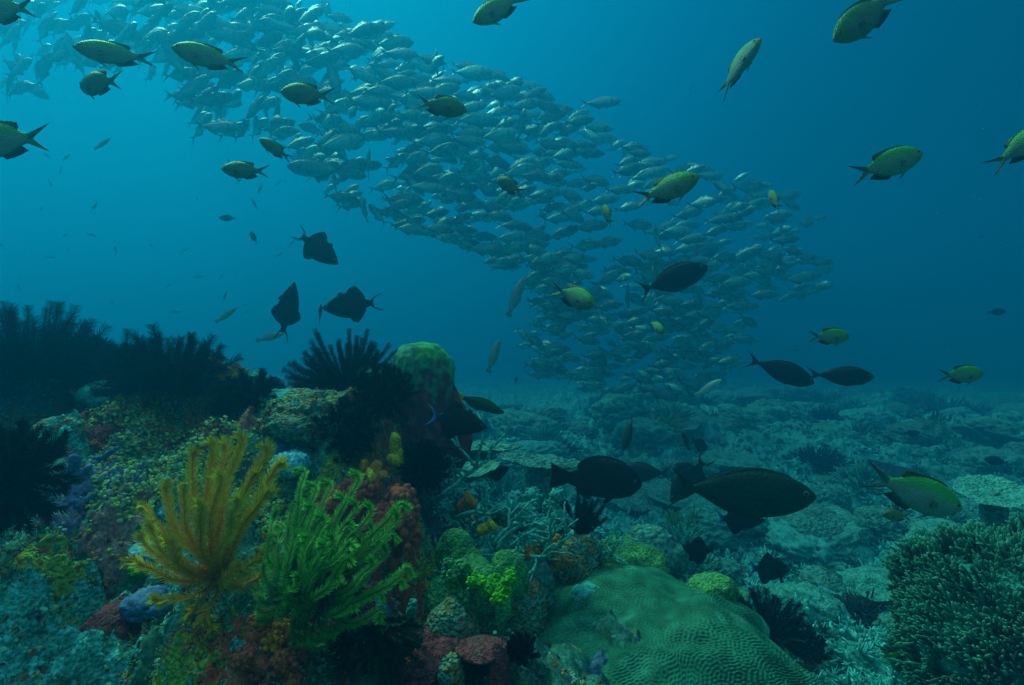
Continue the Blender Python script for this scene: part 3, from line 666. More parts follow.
def cauliflower(name, px, py, wpx, hpx, mat, label, cat, n=160, ball=.14, seed=0, d=None, stalk=True, group=None, levels=2):
    """a soft coral: knots of small round polyp heads over short fat branches"""
    rs = np.random.default_rng(seed); d_ = near_d(px, py, on(px, py+hpx*.4)[1] if d is None else d); c = at(px, py, d_)
    rx = wpx/2/F*d_; rz = hpx/2/F*d_; e = tag(empty(name, tuple(c)), label, cat, group); mb = MB(); v, f = ICO[2]; ntr = max(4, n//22)
    cs = [(rs.normal(0, .42, 3)*np.array([rx, rx*.6, rz])) for _ in range(ntr)]
    for i in range(n):
        q = cs[i % ntr]; dr = rs.normal(0, 1, 3); dr /= np.linalg.norm(dr); R_ = min(rx, rz)*.42
        b = ball*min(rx, rz)*rs.uniform(.6, 1.3); pos = q+dr*R_*rs.uniform(.75, 1.1)
        rr = 1+.25*vnoise(v[:, 0]*3+i, v[:, 1]*3, v[:, 2]*3, i); mb.add(v*rr[:, None]*b+pos, f)
    mb.build('polyp_heads', mat, e)
    sb = MB()
    for q in cs:
        vv, ff = lump_mesh(2, (min(rx, rz)*.36,)*3, .2, 2, seed); sb.add(vv+q, ff)
        tube(sb, [(0, .02, -rz*.9), q*.5+np.array([0, 0, -rz*.2]), q], [rx*.16, rx*.13, rx*.1], k=7)
    sb.build('branches', mat, e); return e
def branching(name, base, n, L, r, mat, label, cat, seed=0, axis=(0, -.2, 1), spread=.9, forks=2, group=None, parent=None):
    rs = np.random.default_rng(seed); mb = MB(); A = np.array(axis, float); A /= np.linalg.norm(A)
    def grow(p, dr, l, rad, lv):
        pts = [p]; q = p.copy(); dd = dr.copy()
        for _ in range(4):
            dd = dd+rs.normal(0, .16, 3); dd /= np.linalg.norm(dd); q = q+dd*l/4; pts.append(q.copy())
        tube(mb, pts, np.linspace(rad, rad*.62, 5)*(1+rs.normal(0, .06, 5)), k=7)
        if lv > 0:
            for _ in range(rs.integers(2, 4)):
                k = rs.integers(2, 5); d2 = dd+rs.normal(0, .55, 3); d2 /= np.linalg.norm(d2); grow(pts[k], d2, l*rs.uniform(.45, .75), rad*.7, lv-1)
    for _ in range(n):
        dr = A+rs.normal(0, spread*.5, 3); dr /= np.linalg.norm(dr); grow(rs.normal(0, L*.12, 3), dr, L*rs.uniform(.5, 1), r, forks)
    o = mb.build(name, mat, parent, loc=tuple(base)); return tag(o, label, cat, group) if label else o

# ---- feather stars
def arm_arrays(pts, plen, pw, rows, steps, crach, cpin, ctip, twist=0.0, hint=(0, 1, 0), rad=.0028, ang=50):
    pts = np.asarray(pts, float); t0 = np.linspace(0, 1, len(pts)); t = np.linspace(0.02, 1, steps)
    P = np.stack([spline(t*(len(pts)-1), np.arange(len(pts)), pts[:, k]) for k in range(3)], -1)
    T = np.gradient(P, axis=0); T /= np.linalg.norm(T, axis=1)[:, None]+1e-9
    h = np.array(hint, float); S = np.cross(T, h); S /= np.linalg.norm(S, axis=1)[:, None]+1e-6; Nn = np.cross(S, T)
    mb = MB(); cr = np.asarray(crach); tube(mb, P[::2], np.linspace(rad, rad*.45, len(P[::2])), k=5, cols=np.tile(cr, (len(P[::2]), 1)))
    l = plen*np.minimum(1, (1-t)/.07+.50)*np.minimum(1, t/.22+.2)
    V = []; CC = []
    for r_ in range(rows):
        ph = twist+math.pi*2*r_/rows+rng.normal(0, .10, steps) if rows > 2 else twist+math.pi*r_+rng.normal(0, .25, steps)
        aa = R(ang)+rng.normal(0, .10, steps); D = np.cos(aa)[:, None]*T+np.sin(aa)[:, None]*(np.cos(ph)[:, None]*S+np.sin(ph)[:, None]*Nn)
        ll = (l*rng.uniform(.85, 1.1, steps))[:, None]; w = pw*T
        b0 = P-w; b1 = P+w; m0 = P+D*ll*.6+w*.8+T*ll*.06; tip = P+D*ll+T*ll*.16
        V.append(np.stack([b0, b1, m0, tip, P+D*ll*.6-w*.8+T*ll*.06], 1).reshape(-1, 3))
        cp = np.asarray(cpin)+(np.asarray(ctip)-np.asarray(cpin))*(t[:, None]**3.0); c2 = cp*rng.uniform(.8, 1.2, (steps, 1))
        mid = c2*.75+cr*.25; CC.append(np.stack([cp*.45+cr*.55, cp*.45+cr*.55, mid, c2*1.15, mid], 1).reshape(-1, 3))
    V = np.concatenate(V); n = len(V)//5; base = np.arange(n)*5
    mb.add(V, [(b, b+1, b+2, b+3, b+4) for b in base], np.concatenate(CC)); return mb
def star_root(c, label, group='feather stars clinging to the reef', dark=False):
    return tag(empty('feather_star', tuple(c)), label, 'feather star', group)
def star_base(root, r, col, ncirri=10):
    mb = MB(); v, f = ICO[2]; mb.add(v*np.array([r, r, r*.7]), f, col)
    mb.build('disc', M['star'], root); cb = MB()
    for i in range(ncirri):
        a = i*2*math.pi/ncirri; q = np.array([math.cos(a), math.sin(a), 0])
        tube(cb, [q*r*.5, q*r*1.6+(0, 0, -r*.4), q*r*2.2+(0, 0, -r*1.6)], [r*.13, r*.1, r*.06], k=4, cols=np.tile(col, (3, 1)))
    cb.build('cirri', M['star'], root)
def feather_star(px, py, d, rpx, n, label, axis=(0, 0, 1), spread=1.1, curl=.5, plen=.016, col=(.012, .02, .024), tip=None, seed=0, rows=4, steps=46, tipcurl=.0, rmin=.75, pw=.0016):
    rs = np.random.default_rng(seed+100); d = near_d(px, py, d, -.03); c = at(px, py, d); root = star_root(c, label); L = rpx/F*d
    A = np.array(axis, float); A /= np.linalg.norm(A); _, U, Wv = frame(A, (0, 1, 0) if abs(A[1]) < .8 else (1, 0, 0)); tip = tip or tuple(x*2.4 for x in col)
    star_base(root, L*.07+.004, col)
    for i in range(n):
        a = i*2.39996+rs.normal(0, .1); th = spread*math.sqrt((i+.5)/n)
        dr = math.cos(th)*A+math.sin(th)*(math.cos(a)*U+math.sin(a)*Wv); side = math.cos(a)*U+math.sin(a)*Wv
        l = L*rs.uniform(rmin, 1.06); pts = [np.zeros(3)]; q = np.zeros(3); K = 9; dd = dr+side*.35
        for k in range(K):
            u = (k+1)/K; g = dr*(1-curl*u)+A*curl*u+side*(.35*(1-u))+rs.normal(0, .05, 3)
            if tipcurl and u > .7: g = g+(A*.2-side*.9-dr*.6)*tipcurl*(u-.7)/.3
            g /= np.linalg.norm(g); q = q+g*l/K; pts.append(q.copy())
        mb = arm_arrays(pts, plen, pw, rows, steps, tuple(x*.8 for x in col), col, tip, twist=rs.uniform(0, 3), hint=(0.1, 1, .05))
        mb.build('arm', M['star'], root)
    return root
def pixel_star(bx, by, d, tips, label, plen, crach, cpin, ctip, bulge=.06, rows=4, steps=70, discr=.012, droop=0.0, hook=.25, pw=.0018, seed=0, sway=.25, crv=None):
    """a star whose arm tips are given as seen (x, y, nearer in m)"""
    rs = np.random.default_rng(seed); c = at(bx, by, d); root = star_root(c, label); star_base(root, discr, crach, 14)
    for (tx, ty, dz) in tips:
        T_ = at(tx, ty, d-dz)-c; l = np.linalg.norm(T_); out = np.array([0, -1, 0.])
        rad = np.array([T_[0], 0, 0])/(l+1e-6)
        m1 = T_*.33+out*bulge*.8+rad*l*sway*.6+rs.normal(0, .004, 3); m2 = T_*.70+out*bulge*.7+rad*l*sway*.35+rs.normal(0, .004, 3)
        pts = [np.zeros(3), T_*.12+out*bulge*.35, m1, T_*.52+out*bulge*.9+rad*l*sway*.5, m2, T_*.88+out*bulge*.35+rad*l*sway*.12, T_]
        if hook: 
            hk = np.cross(T_/l, out); hk *= np.sign(rs.normal())*hook*plen*2; pts.append(T_+T_/l*plen*.5+hk)
        cc = lambda q: tuple(np.clip(np.array(q)*rs.uniform(.8, 1.2), 0, 1))
        st = max(26, int(steps*l/.22)); mb = arm_arrays(pts, plen*rs.uniform(.85, 1.1), pw, rows, st, cc(crach), cc(cpin), cc(ctip), twist=rs.uniform(-.5, .5), hint=(0, 1, 0))
        mb.build('arm', M['star'], root)
    return root

YT = [(214, 447, .06), (193, 457, .02), (226, 449, .0), (242, 442, .05), (267, 452, .04), (278, 466, .0), (184, 490, .1), (166, 490, .05), (147, 508, .03), (238, 504, .15), (268, 492, .08),
      (134, 559, .06), (151, 529, .09), (172, 543, .14), (158, 600, .10), (190, 611, .05), (211, 624, .08), (236, 568, .09), (262, 556, .06), (258, 578, .03), (221, 480, .13), (202, 508, .15), (143, 540, .02), (254, 476, .06)]
bp_ = on(226, 588); Yd = min(bp_[1]-.03, 1.4)
pixel_star(226, 578, Yd, YT, 'golden yellow feather star with long upright arms, beside the green one', .0220, (.95, .30, .010), (1.0, .58, .012), (1.0, .82, .02), bulge=.05, rows=4, steps=95, seed=3, sway=-.05, hook=.2, pw=.0015)
GT = [(305, 472, .02), (316, 487, .06), (331, 485, .0), (359, 478, .02), (315, 509, .10), (293, 506, .05), (273, 519, .02), (278, 542, .07), (296, 536, .13), (310, 539, .15), (333, 540, .17), (346, 560, .18), (288, 565, .12), (400, 504, .03), (397, 519, .07),
      (371, 511, .03), (357, 507, .08), (407, 567, .05), (399, 578, .1), (363, 580, .15), (385, 554, .08), (258, 583, .02), (262, 598, .05), (259, 612, .03), (285, 602, .12), (379, 611, .10), (306, 642, .08), (330, 635, .12), (322, 645, .06), (346, 623, .14),
      (345, 500, .04), (325, 520, .11), (345, 525, .12), (283, 525, .0), (265, 555, .03), (372, 530, .02), (380, 590, .06), (300, 620, .11), (362, 545, .1), (270, 570, .0), (302, 495, .0), (390, 535, 0), (320, 562, .2), (300, 577, .19), (352, 603, .18), (335, 578, .21), (310, 603, .17), (347, 545, .18), (325, 547, .19), (292, 590, .15), (372, 565, .15)]
gp = on(330, 600); Gd = min(gp[1]-.03, 1.35)
pixel_star(331, 574, Gd, GT, 'bright green feather star with curled arms and dark centre, right of the yellow one', .015, (.16, .17, .04), (.05, .34, .03), (.38, 1.0, .10), bulge=.13, rows=5, steps=95, seed=5, sway=.10, hook=.7, pw=.0013)
K_ = (.008, .014, .018)
feather_star(28, 376, 2.2, 82, 98, 'tall black feather star at the left edge of the reef crest', spread=1.7, seed=1, plen=.030, col=K_, rmin=.8)
feather_star(108, 380, 2.3, 50, 80, 'low black feather star in the gap between two bigger ones on the left crest', spread=1.9, seed=2, plen=.030, col=K_, curl=.3)
feather_star(172, 384, 2.15, 64, 98, 'broad black feather star with dense arms on the left crest, right of the tallest', spread=1.9, seed=3, plen=.030, col=K_, curl=.25)
feather_star(250, 405, 2.1, 38, 90, 'small rounded black feather star in the dip of the crest', spread=1.9, seed=4, plen=.018, col=K_, curl=.2)
feather_star(345, 386, 2.2, 60, 98, 'black feather star fanning its fingers up left on the middle of the crest', axis=(-.2, -.1, 1), spread=1.75, seed=5, plen=.019, col=K_, curl=.25)
feather_star(343, 432, 1.82, 38, 98, 'round jet black feather star hanging on the face below the crest', axis=(0, -1, .1), spread=2.3, seed=6, plen=.018, col=(.004, .008, .01), curl=.1, tipcurl=.8)
feather_star(384, 398, 1.88, 36, 90, 'dark green feather star tucked left of the barrel sponge', axis=(0, -.7, .6), spread=1.7, seed=7, plen=.014, col=(.008, .028, .016), curl=.1, tipcurl=.5)
feather_star(0, 480, 1.25, 66, 98, 'large black-green feather star in shadow at the left edge, below the crest', axis=(.1, -.8, .3), spread=2.2, seed=8, plen=.018, col=(.003, .012, .008), curl=.1, tipcurl=.5)
feather_star(368, 628, 1.25, 56, 90, 'blackish green feather star drooping under the bright green one', axis=(.2, -.6, -.8), spread=1.6, seed=9, plen=.015, col=(.004, .022, .010), curl=.2)
feather_star(575, 540, 2.0, 46, 36, 'black feather star opening upward below the tail of the blackish round fish', axis=(.0, -.1, 1), spread=.8, seed=10, plen=.012, col=K_, curl=.1)
feather_star(768, 632, 2.1, 44, 60, 'black feather star to the right of the big round green coral', axis=(0, -.3, 1), spread=2.0, seed=11, plen=.022, col=K_, curl=.2)
feather_star(425, 466, 1.78, 27, 90, 'black feather star added for the shade of the cleft right of the yellow sponge', axis=(0, -.8, .3), spread=1.6, seed=12, plen=.014, col=K_, curl=.2)  # dark star stands in for the black shadow of the recess
feather_star(497, 480, 2.7, 18, 24, 'small black cone-shaped feather star on the ledge behind the pale branches', axis=(0, -.2, 1), spread=.9, seed=13, plen=.012, col=K_)
feather_star(478, 672, 1.25, 24, 30, 'small black feather star in the hollow at the bottom edge', axis=(0, -.5, 1), spread=1.0, seed=14, plen=.008, col=K_)
feather_star(520, 655, 1.35, 22, 30, 'small black feather star in the shade left of the big round green coral', axis=(0, -.5, .8), spread=1.4, seed=15, plen=.009, col=K_)
feather_star(806, 655, 2.2, 26, 34, 'ragged black feather star on the rubble near the bottom, right of centre', axis=(0, -.3, .9), spread=1.5, seed=16, plen=.012, col=K_)

# ---- the tall sponge and corals of the crest
def ribbed_sponge(px, py_top, py_bot, wpx, d, label):
    H = (py_bot-py_top)/2/F*d; c = at(px, (py_top+py_bot)/2, d); r = wpx/2/F*d; mb = MB(); v, f = ICO[5]
    top = np.clip(v[:, 2], 0, 1); sq = (1-.0*top)
    r_ = 1+.22*fbm(v[:, 0]*1.9, v[:, 1]*1.7, v[:, 2]*1.7, 3, 401)+.10*(1-2*np.abs(fbm(v[:, 0]*6, v[:, 1]*6, v[:, 2]*6, 2, 402)))+.035*fbm(v[:, 0]*18, v[:, 1]*18, v[:, 2]*18, 2, 403)
    hz = np.hypot(v[:, 0], v[:, 1]); k = np.abs(v[:, 2])**3; w = np.maximum(hz, 1e-6); bulge = (1-k)**.28/np.maximum(w, .18)*np.minimum(1, w/.18)
    P = np.stack([v[:, 0]*bulge*r*r_, v[:, 1]*bulge*r*r_, v[:, 2]*H*(.8+.2*r_)], -1)
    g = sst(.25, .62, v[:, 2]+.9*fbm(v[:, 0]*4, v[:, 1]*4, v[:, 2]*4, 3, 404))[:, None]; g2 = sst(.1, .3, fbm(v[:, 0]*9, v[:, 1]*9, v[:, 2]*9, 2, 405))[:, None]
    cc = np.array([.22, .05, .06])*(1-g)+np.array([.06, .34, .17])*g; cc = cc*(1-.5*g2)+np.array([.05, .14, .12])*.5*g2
    cc = np.where((v[:, 2] > .75)[:, None] & (v[:, 0] > .0)[:, None], cc*.55+np.array([.14, .62, .06])*.45, cc)  # lit top rim put into the colour as a brighter green highlight
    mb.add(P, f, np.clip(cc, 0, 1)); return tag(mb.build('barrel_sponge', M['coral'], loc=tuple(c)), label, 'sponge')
ribbed_sponge(421, 344, 470, 62, 2.16, 'maroon barrel sponge with green top and painted-in lit rim at the right end of the crest')
lump('crust_coral', 440, 425, 60, 70, M['maroon'], 'dark maroon coral knob under the barrel sponge, behind the blue-tailed triggerfish', 'coral', 21, knob=.10, d=2.15)
def crest(px, py, w, h, m, lab, seed, d, **k): return lump('boulder_coral', px, py, w, h, M[m], lab, 'coral', seed, d=d, **k)
crest(318, 416, 92, 44, 'reef_mix', 'teal and rust crusted rock shoulder under the middle feather star of the crest', 31, 2.15, amp=.42, knob=.22, kf=5, sub=5)
crest(285, 396, 56, 16, 'pale_coral', 'smooth pale teal ledge coral just left of the crest fan, lit from above', 32, 2.02, amp=.12, knob=0)
crest(372, 378, 48, 24, 'teal_coral', 'small teal dome coral above the jet black feather star', 33, 2.12)
crest(112, 391, 60, 22, 'pale_coral', 'pale green oval coral below the black feather stars at left', 34, 2.05, amp=.15, knob=.02)
crest(140, 389, 30, 14, 'teal_coral', 'small teal coral touching the right end of the pale oval one', 35, 2.05)
crest(122, 398, 12, 9, 'lime', 'tiny bright green button coral under the pale oval one', 36, 2.0)
crest(60, 430, 44, 26, 'reef_mix', 'knobbly mottled coral beside the shadowed black-green feather star', 37, 1.85, knob=.14)
crest(100, 437, 40, 30, 'maroon', 'dusky red knob in the left slope under the pale oval coral', 38, 1.85, knob=.15)
cauliflower('soft_coral', 100, 445, 36, 18, M['red'], 'small pinkish red soft coral on the left slope', 'soft coral', n=110, seed=2, d=1.78)
def finger_sponge(name, px, py, lens, d, m, lab, seed, r=.012, cat='sponge', flat=True):
    d = near_d(px, py, d, -.01); c = at(px, py, d); mb = MB(); rs = np.random.default_rng(seed)
    for (dx, dy) in lens:
        e = at(px+dx, py+dy, d-.03*rs.random())-c; k = rs.normal(0, .012, 3)
        tube(mb, [e*0, e*.3+k, e*.65+k*.6-(0, 0, .008), e*.9, e], r*rs.uniform(.8, 1.2)*np.array([1.1, 1, 1.05, .95, .75]), k=10)
    for q in mb.v: q += .12*r*np.stack([fbm(q[:, 0]*90, q[:, 1]*90, q[:, 2]*90, 2, s_) for s_ in (5, 6, 7)], -1)*3
    return tag(mb.build(name, M[m], loc=tuple(c)), lab, cat)
finger_sponge('finger_sponge', 70, 478, [(-35, -6), (-12, 10), (20, -12), (32, 4), (5, -22)], 1.55, 'blue', 'blue-violet branching sponge lying on the left slope', 1)
finger_sponge('finger_sponge', 62, 500, [(-22, 2), (24, 4), (40, -6)], 1.5, 'blue', 'lower blue sponge fingers beneath the blue-violet branching one', 2)
finger_sponge('finger_sponge', 95, 462, [(22, -14), (-14, 8), (26, 8)], 1.6, 'blue', 'small blue sponge with three stubs below the pinkish soft coral', 3, r=.009)
finger_sponge('yellow_sponge', 397, 470, [(-2, -36), (4, -20), (-5, -14)], 1.78, 'yellow', 'upright lobed yellow sponge right of the jet black feather star', 4, r=.017)
finger_sponge('orange_sponge', 372, 482, [(-8, -22), (6, -20), (14, -8), (-18, -6)], 1.72, 'orange', 'stubby orange sponge left of the upright yellow one', 5, r=.015)
finger_sponge('yellow_sponge', 366, 480, [(4, -10), (-10, -4), (12, 4)], 1.66, 'yellow', 'small golden sponge lobes on the stubby orange sponge rock', 6, r=.011)
lump('cyan_sponge', 158, 548, 44, 16, M['cyan'], 'bright cyan-white crust behind the lower left arms of the yellow feather star', 'sponge', 41, d=1.36, knob=.15)
lump('cyan_sponge', 172, 508, 24, 16, M['cyan'], 'small sky blue crust between the upper left arms of the yellow feather star', 'sponge', 42, d=1.42, knob=.2)
lump('cyan_sponge', 290, 462, 34, 18, M['cyan'], 'pale blue crust above the green feather star', 'sponge', 43, d=1.62, knob=.25)
lump('green_crust', 150, 563, 36, 14, M['lime'], 'vivid green crust below the bright cyan-white one', 'sponge', 44, d=1.32, knob=.15)
lump('round_sponge', 280, 452, 30, 30, M['blue'], 'dull purple-blue ball sponge on the slope above the green feather star', 'sponge', 45, d=1.75, knob=.05)
lump('red_crust', 120, 622, 60, 34, M['maroon'], 'dark red lump of crust on the lower left slope', 'coral', 46, knob=.14)
lump('blue_crust', 152, 600, 50, 18, M['blue'], 'dark blue-green knobs under the lowest left arm of the yellow feather star', 'sponge', 47, d=1.2, knob=.2)
cauliflower('soft_coral', 396, 520, 58, 84, M['red'], 'big brick red soft coral right of the green feather star', 'soft coral', n=460, ball=.13, seed=11, d=1.62)
cauliflower('soft_coral', 345, 500, 60, 50, M['red'], 'orange-red soft coral behind the top of the green feather star', 'soft coral', n=240, ball=.14, seed=12, d=1.62)
cauliflower('soft_coral', 262, 640, 54, 40, M['orange'], 'orange soft coral under the left side of the green feather star', 'soft coral', n=300, ball=.14, seed=13, d=1.17)
cauliflower('soft_coral', 282, 668, 70, 40, M['red'], 'rusty red soft coral at the bottom edge below the green feather star', 'soft coral', n=300, ball=.13, seed=14, d=1.14)
cauliflower('soft_coral', 545, 556, 40, 34, M['orange'], 'rusty orange soft coral left of the drab wall above the big round coral', 'soft coral', n=200, ball=.14, seed=15, d=1.75)
cauliflower('pale_soft_coral', 242, 655, 30, 30, M['pale_coral'], 'little pale soft coral left of the orange one near the bottom edge', 'soft coral', n=120, seed=16, d=1.16)
finger_sponge('sea_squirt', 470, 500, [(-4, -6), (6, 2), (-8, 4)], 1.95, 'orange', 'small orange-yellow sea squirt among the pale branches', 17, r=.016, cat='sea squirt')
finger_sponge('sea_squirt', 489, 527, [(-7, 0), (7, 1)], 1.85, 'yellow', 'small olive-yellow sea squirt lying under the pale branches', 18, r=.014, cat='sea squirt')
# centre: pale branches, green knobs, hollow
def pale_branch(x0, y0, x1, y1, d, lab, seed, n=3, r=.006, L=None):
    d = near_d(x0, y0, d, -.01); c = at(x0, y0, d); e = at(x1, y1, d-.05)-c; L = L or np.linalg.norm(e)
    return branching('pale_branch_coral', c, n, L, r, M['pale_coral'], lab, 'coral', seed, axis=e, spread=.35, forks=2, group='pale branching corals in the centre of the reef')
pale_branch(444, 506, 484, 470, 1.9, 'long pale branch coral slanting up right beside the orange-yellow sea squirt', 1, 2, .009)
pale_branch(468, 482, 436, 458, 2.15, 'faint pale branch coral slanting up left behind the long one', 2, 4)
pale_branch(500, 545, 530, 520, 1.78, 'pale blue branch coral with stubby fork, left of the rusty orange soft coral', 3, 5, .008)
pale_branch(535, 560, 560, 530, 1.75, 'pale blue-green branch coral rising behind the rusty orange soft coral', 4, 5, .007)
pale_branch(600, 560, 606, 530, 1.95, 'small white fan of branches below the blackish round fish', 5, 5, .004)
cauliflower('pale_soft_coral', 518, 512, 60, 44, M['pale_coral'], 'pale teal soft coral tuft above the rusty orange soft coral', 'soft coral', n=420, ball=.075, seed=61, d=1.98)
cauliflower('pale_soft_coral', 552, 520, 46, 40, M['pale_coral'], 'pale soft coral right of the first tuft, beside the opening black feather star', 'soft coral', n=360, ball=.075, seed=62, d=1.95)
cauliflower('pale_soft_coral', 455, 500, 54, 40, M['turq'], 'turquoise soft coral tuft behind the orange-yellow sea squirt', 'soft coral', n=360, ball=.08, seed=63, d=2.05)
cauliflower('pale_soft_coral', 436, 475, 40, 40, M['turq'], 'dim turquoise soft coral just right of the shaded cleft', 'soft coral', n=260, ball=.08, seed=64, d=2.05)
branching('bush_coral', at(452, 462, 2.35), 14, .09, .006, M['teal_coral'], 'small dim teal bush coral under the triggerfish with blue tail', 'coral', 8, spread=1.4)
def knob(px, py, w, h, m, lab, seed, d=None, **k): return lump('knob_coral', px, py, w, h, M[m], lab, 'coral', seed, d=d, **k)
knob(455, 548, 36, 36, 'green_coral', 'green-topped round coral knob, leftmost in the centre cluster', 51, 1.68, knob=.10)
knob(474, 568, 26, 40, 'green_coral', 'narrow speckled green coral knob touching the leftmost round one', 52, 1.6)
knob(508, 572, 36, 40, 'green_coral', 'lime-capped round coral knob in the middle of the centre cluster', 53, 1.58, knob=.12)
knob(468, 596, 76, 60, 'green_coral', 'broad mossy green coral mound below the round knobs', 54, 1.52, amp=.3, knob=.16)
cauliflower('green_moss', 490, 588, 50, 34, M['lime'], 'bright green mossy algae clump on the mossy coral mound', 'algae', n=260, ball=.12, seed=55, d=1.43)
cauliflower('green_moss', 455, 583, 40, 40, M['green_coral'], 'duller green algae clump left of the bright mossy one', 'algae', n=200, ball=.12, seed=56, d=1.47)
knob(452, 625, 50, 46, 'reef_mix', 'rounded brown and teal rock with yellow-green brim under the mossy mound', 57, 1.4, knob=.12)
knob(520, 612, 54, 64, 'reef_mix', 'mottled coral pillar left of the big round green coral', 58, 1.6, knob=.14)
knob(536, 584, 34, 50, 'grey_coral', 'dim crusted pillar behind the mottled one', 59, 1.7, knob=.14)
knob(425, 668, 100, 44, 'maroon', 'wide dark maroon rock along the bottom edge, left of the small hollow', 60, 1.28, amp=.3, knob=.24, sub=5, kf=5)
knob(452, 672, 26, 34, 'reef_mix', 'short olive-brown column on the left side of the hollow at the bottom edge', 61, 1.22, knob=.08)
knob(498, 668, 22, 46, 'maroon', 'dull brown column on the right side of the hollow at the bottom edge', 62, 1.22, knob=.08)
knob(482, 648, 50, 9, 'maroon', 'flat reddish brown slab bridging the hollow at the bottom edge', 63, 1.23, amp=.12)
finger_sponge('tube_sponge', 413, 624, [(0, -22)], 1.35, 'teal_coral', 'single upright club-shaped sponge right of the drooping dark feather star', 64, r=.010)
knob(625, 568, 80, 56, 'green_coral', 'green-brown rock crusted with corals right behind the big round coral', 65, 1.95, amp=.3, knob=.14)
knob(650, 550, 60, 40, 'grey_coral', 'dim crusted rock below the tail of the biggest fish', 66, 2.1, amp=.3, knob=.14)
knob(575, 565, 44, 60, 'reef_mix', 'shadowed mottled rock between the orange soft coral and the big round coral', 67, 1.85, amp=.3, knob=.14)
knob(712, 588, 44, 26, 'green_coral', 'green knob coral peeping over the right rim of the big round coral', 68, 1.75, knob=.14)
knob(590, 595, 36, 20, 'pale_coral', 'pale crusted knob on the back left rim of the big round coral', 69, 1.72, knob=.2)

# ---- crusts that follow the rock
CRUSTS = []
def crust_mask(x, y, c):
    px_, d, rx, ry, seed, thick = c; U = (x-px_)/rx; V_ = (y-d)/ry
    return 1-(np.hypot(U, V_)*(1+.55*fbm(U*1.5+seed, V_*1.5, U*0, 3, seed)+.18*fbm(U*7, V_*7, U*0, 2, seed+1)))**2
def crust(px, py, wpx, hpx, mat, label, seed, thick=.02, cat='coral crust', group=None):
    p = on(px, py); d = p[1]; rx = wpx/2/F*d; ry = hpx/2/F*d*1.5; n = 90; CRUSTS.append((p[0], d, rx, ry, seed, thick)); g = np.linspace(-1.5, 1.5, n); U, V_ = np.meshgrid(g, g, indexing='ij')
    m = 1-(np.hypot(U, V_)*(1+.55*fbm(U*1.5+seed, V_*1.5, U*0, 3, seed)+.18*fbm(U*7, V_*7, U*0, 2, seed+1)))**2
    x = p[0]+U*rx; y = d+V_*ry; k = (1-2*np.abs(fbm(x*38, y*38, U*0+seed, 3, seed+2)))
    z = Z(x, y)+np.where(m > 0, thick*np.sqrt(np.clip(m, 0, 1))*(.55+.75*k), -.01)
    idx = np.arange(n*n).reshape(n, n); q = np.stack([idx[:-1, :-1], idx[1:, :-1], idx[1:, 1:], idx[:-1, 1:]], -1); keep = (m[:-1, :-1] > -.12) & (m[1:, 1:] > -.12) & (m[1:, :-1] > -.12) & (m[:-1, 1:] > -.12)
    q = q[keep]; used, inv = np.unique(q, return_inverse=True); P = np.stack([x, y, z], -1).reshape(-1, 3)[used]-p; mb = MB(); mb.add(P, inv.reshape(-1, 4).tolist())
    return tag(mb.build('crust_coral', M[mat], loc=tuple(p)), label, cat, 'crusts spread over the near reef rock')
for i, a in enumerate([(140, 402, 80, 34, 'rust', 'rusty brown crust just right of the pale oval coral on the left crest'), (68, 436, 60, 26, 'turq', 'turquoise crust at the upper left, beside the shadowed feather star'),
    (95, 492, 110, 60, 'violet', 'blue-violet crust patch around the left slope sponges'), (62, 645, 170, 90, 'turq', 'broad smooth turquoise crust filling the lower left corner'), (50, 575, 90, 40, 'olive', 'olive crust above the broad turquoise corner one'),
    (130, 628, 100, 56, 'maroon', 'dark red crust below the lowest left arm of the yellow feather star'), (255, 660, 110, 60, 'red', 'brick red crust under the orange soft coral at the bottom'), (395, 655, 110, 60, 'maroon', 'maroon crust at the bottom edge below the drooping dark feather star'),
    (372, 478, 60, 50, 'rust', 'rust crust under the stubby orange sponge'), (400, 535, 60, 70, 'red', 'brick red crust under the big brick red soft coral'), (305, 474, 90, 34, 'turq', 'turquoise crust between the yellow and green feather star tips'),
    (285, 446, 70, 34, 'pink', 'pinkish crust above the green feather star tips'), (195, 658, 80, 36, 'olive', 'yellow-green crust near the bottom edge left of the orange soft coral'), (190, 640, 60, 26, 'rust', 'rusty crust just above the yellow-green bottom one'),
    (178, 580, 90, 30, 'turq', 'turquoise crust behind the lower arms of the yellow feather star'), (462, 530, 90, 60, 'turq', 'turquoise crust under the small sea squirts in the centre'), (500, 630, 60, 60, 'rust', 'rusty brown crust left of the big green brain coral'),
    (20, 530, 60, 40, 'turq', 'turquoise crust under the shadowed feather star at the left edge'), (120, 540, 80, 40, 'pink', 'dull pink crust left of the yellow feather star'), (220, 405, 70, 30, 'rust', 'orange-brown crust under the broad black feather star'),
    (330, 450, 60, 40, 'olive', 'olive crust beneath the jet black feather star'), (440, 600, 60, 50, 'olive', 'lime olive crust left of the mossy coral mound')]):
    crust(*a[:5], a[5], 500+i*7, thick=.024 if a[4] != 'turq' else .03)

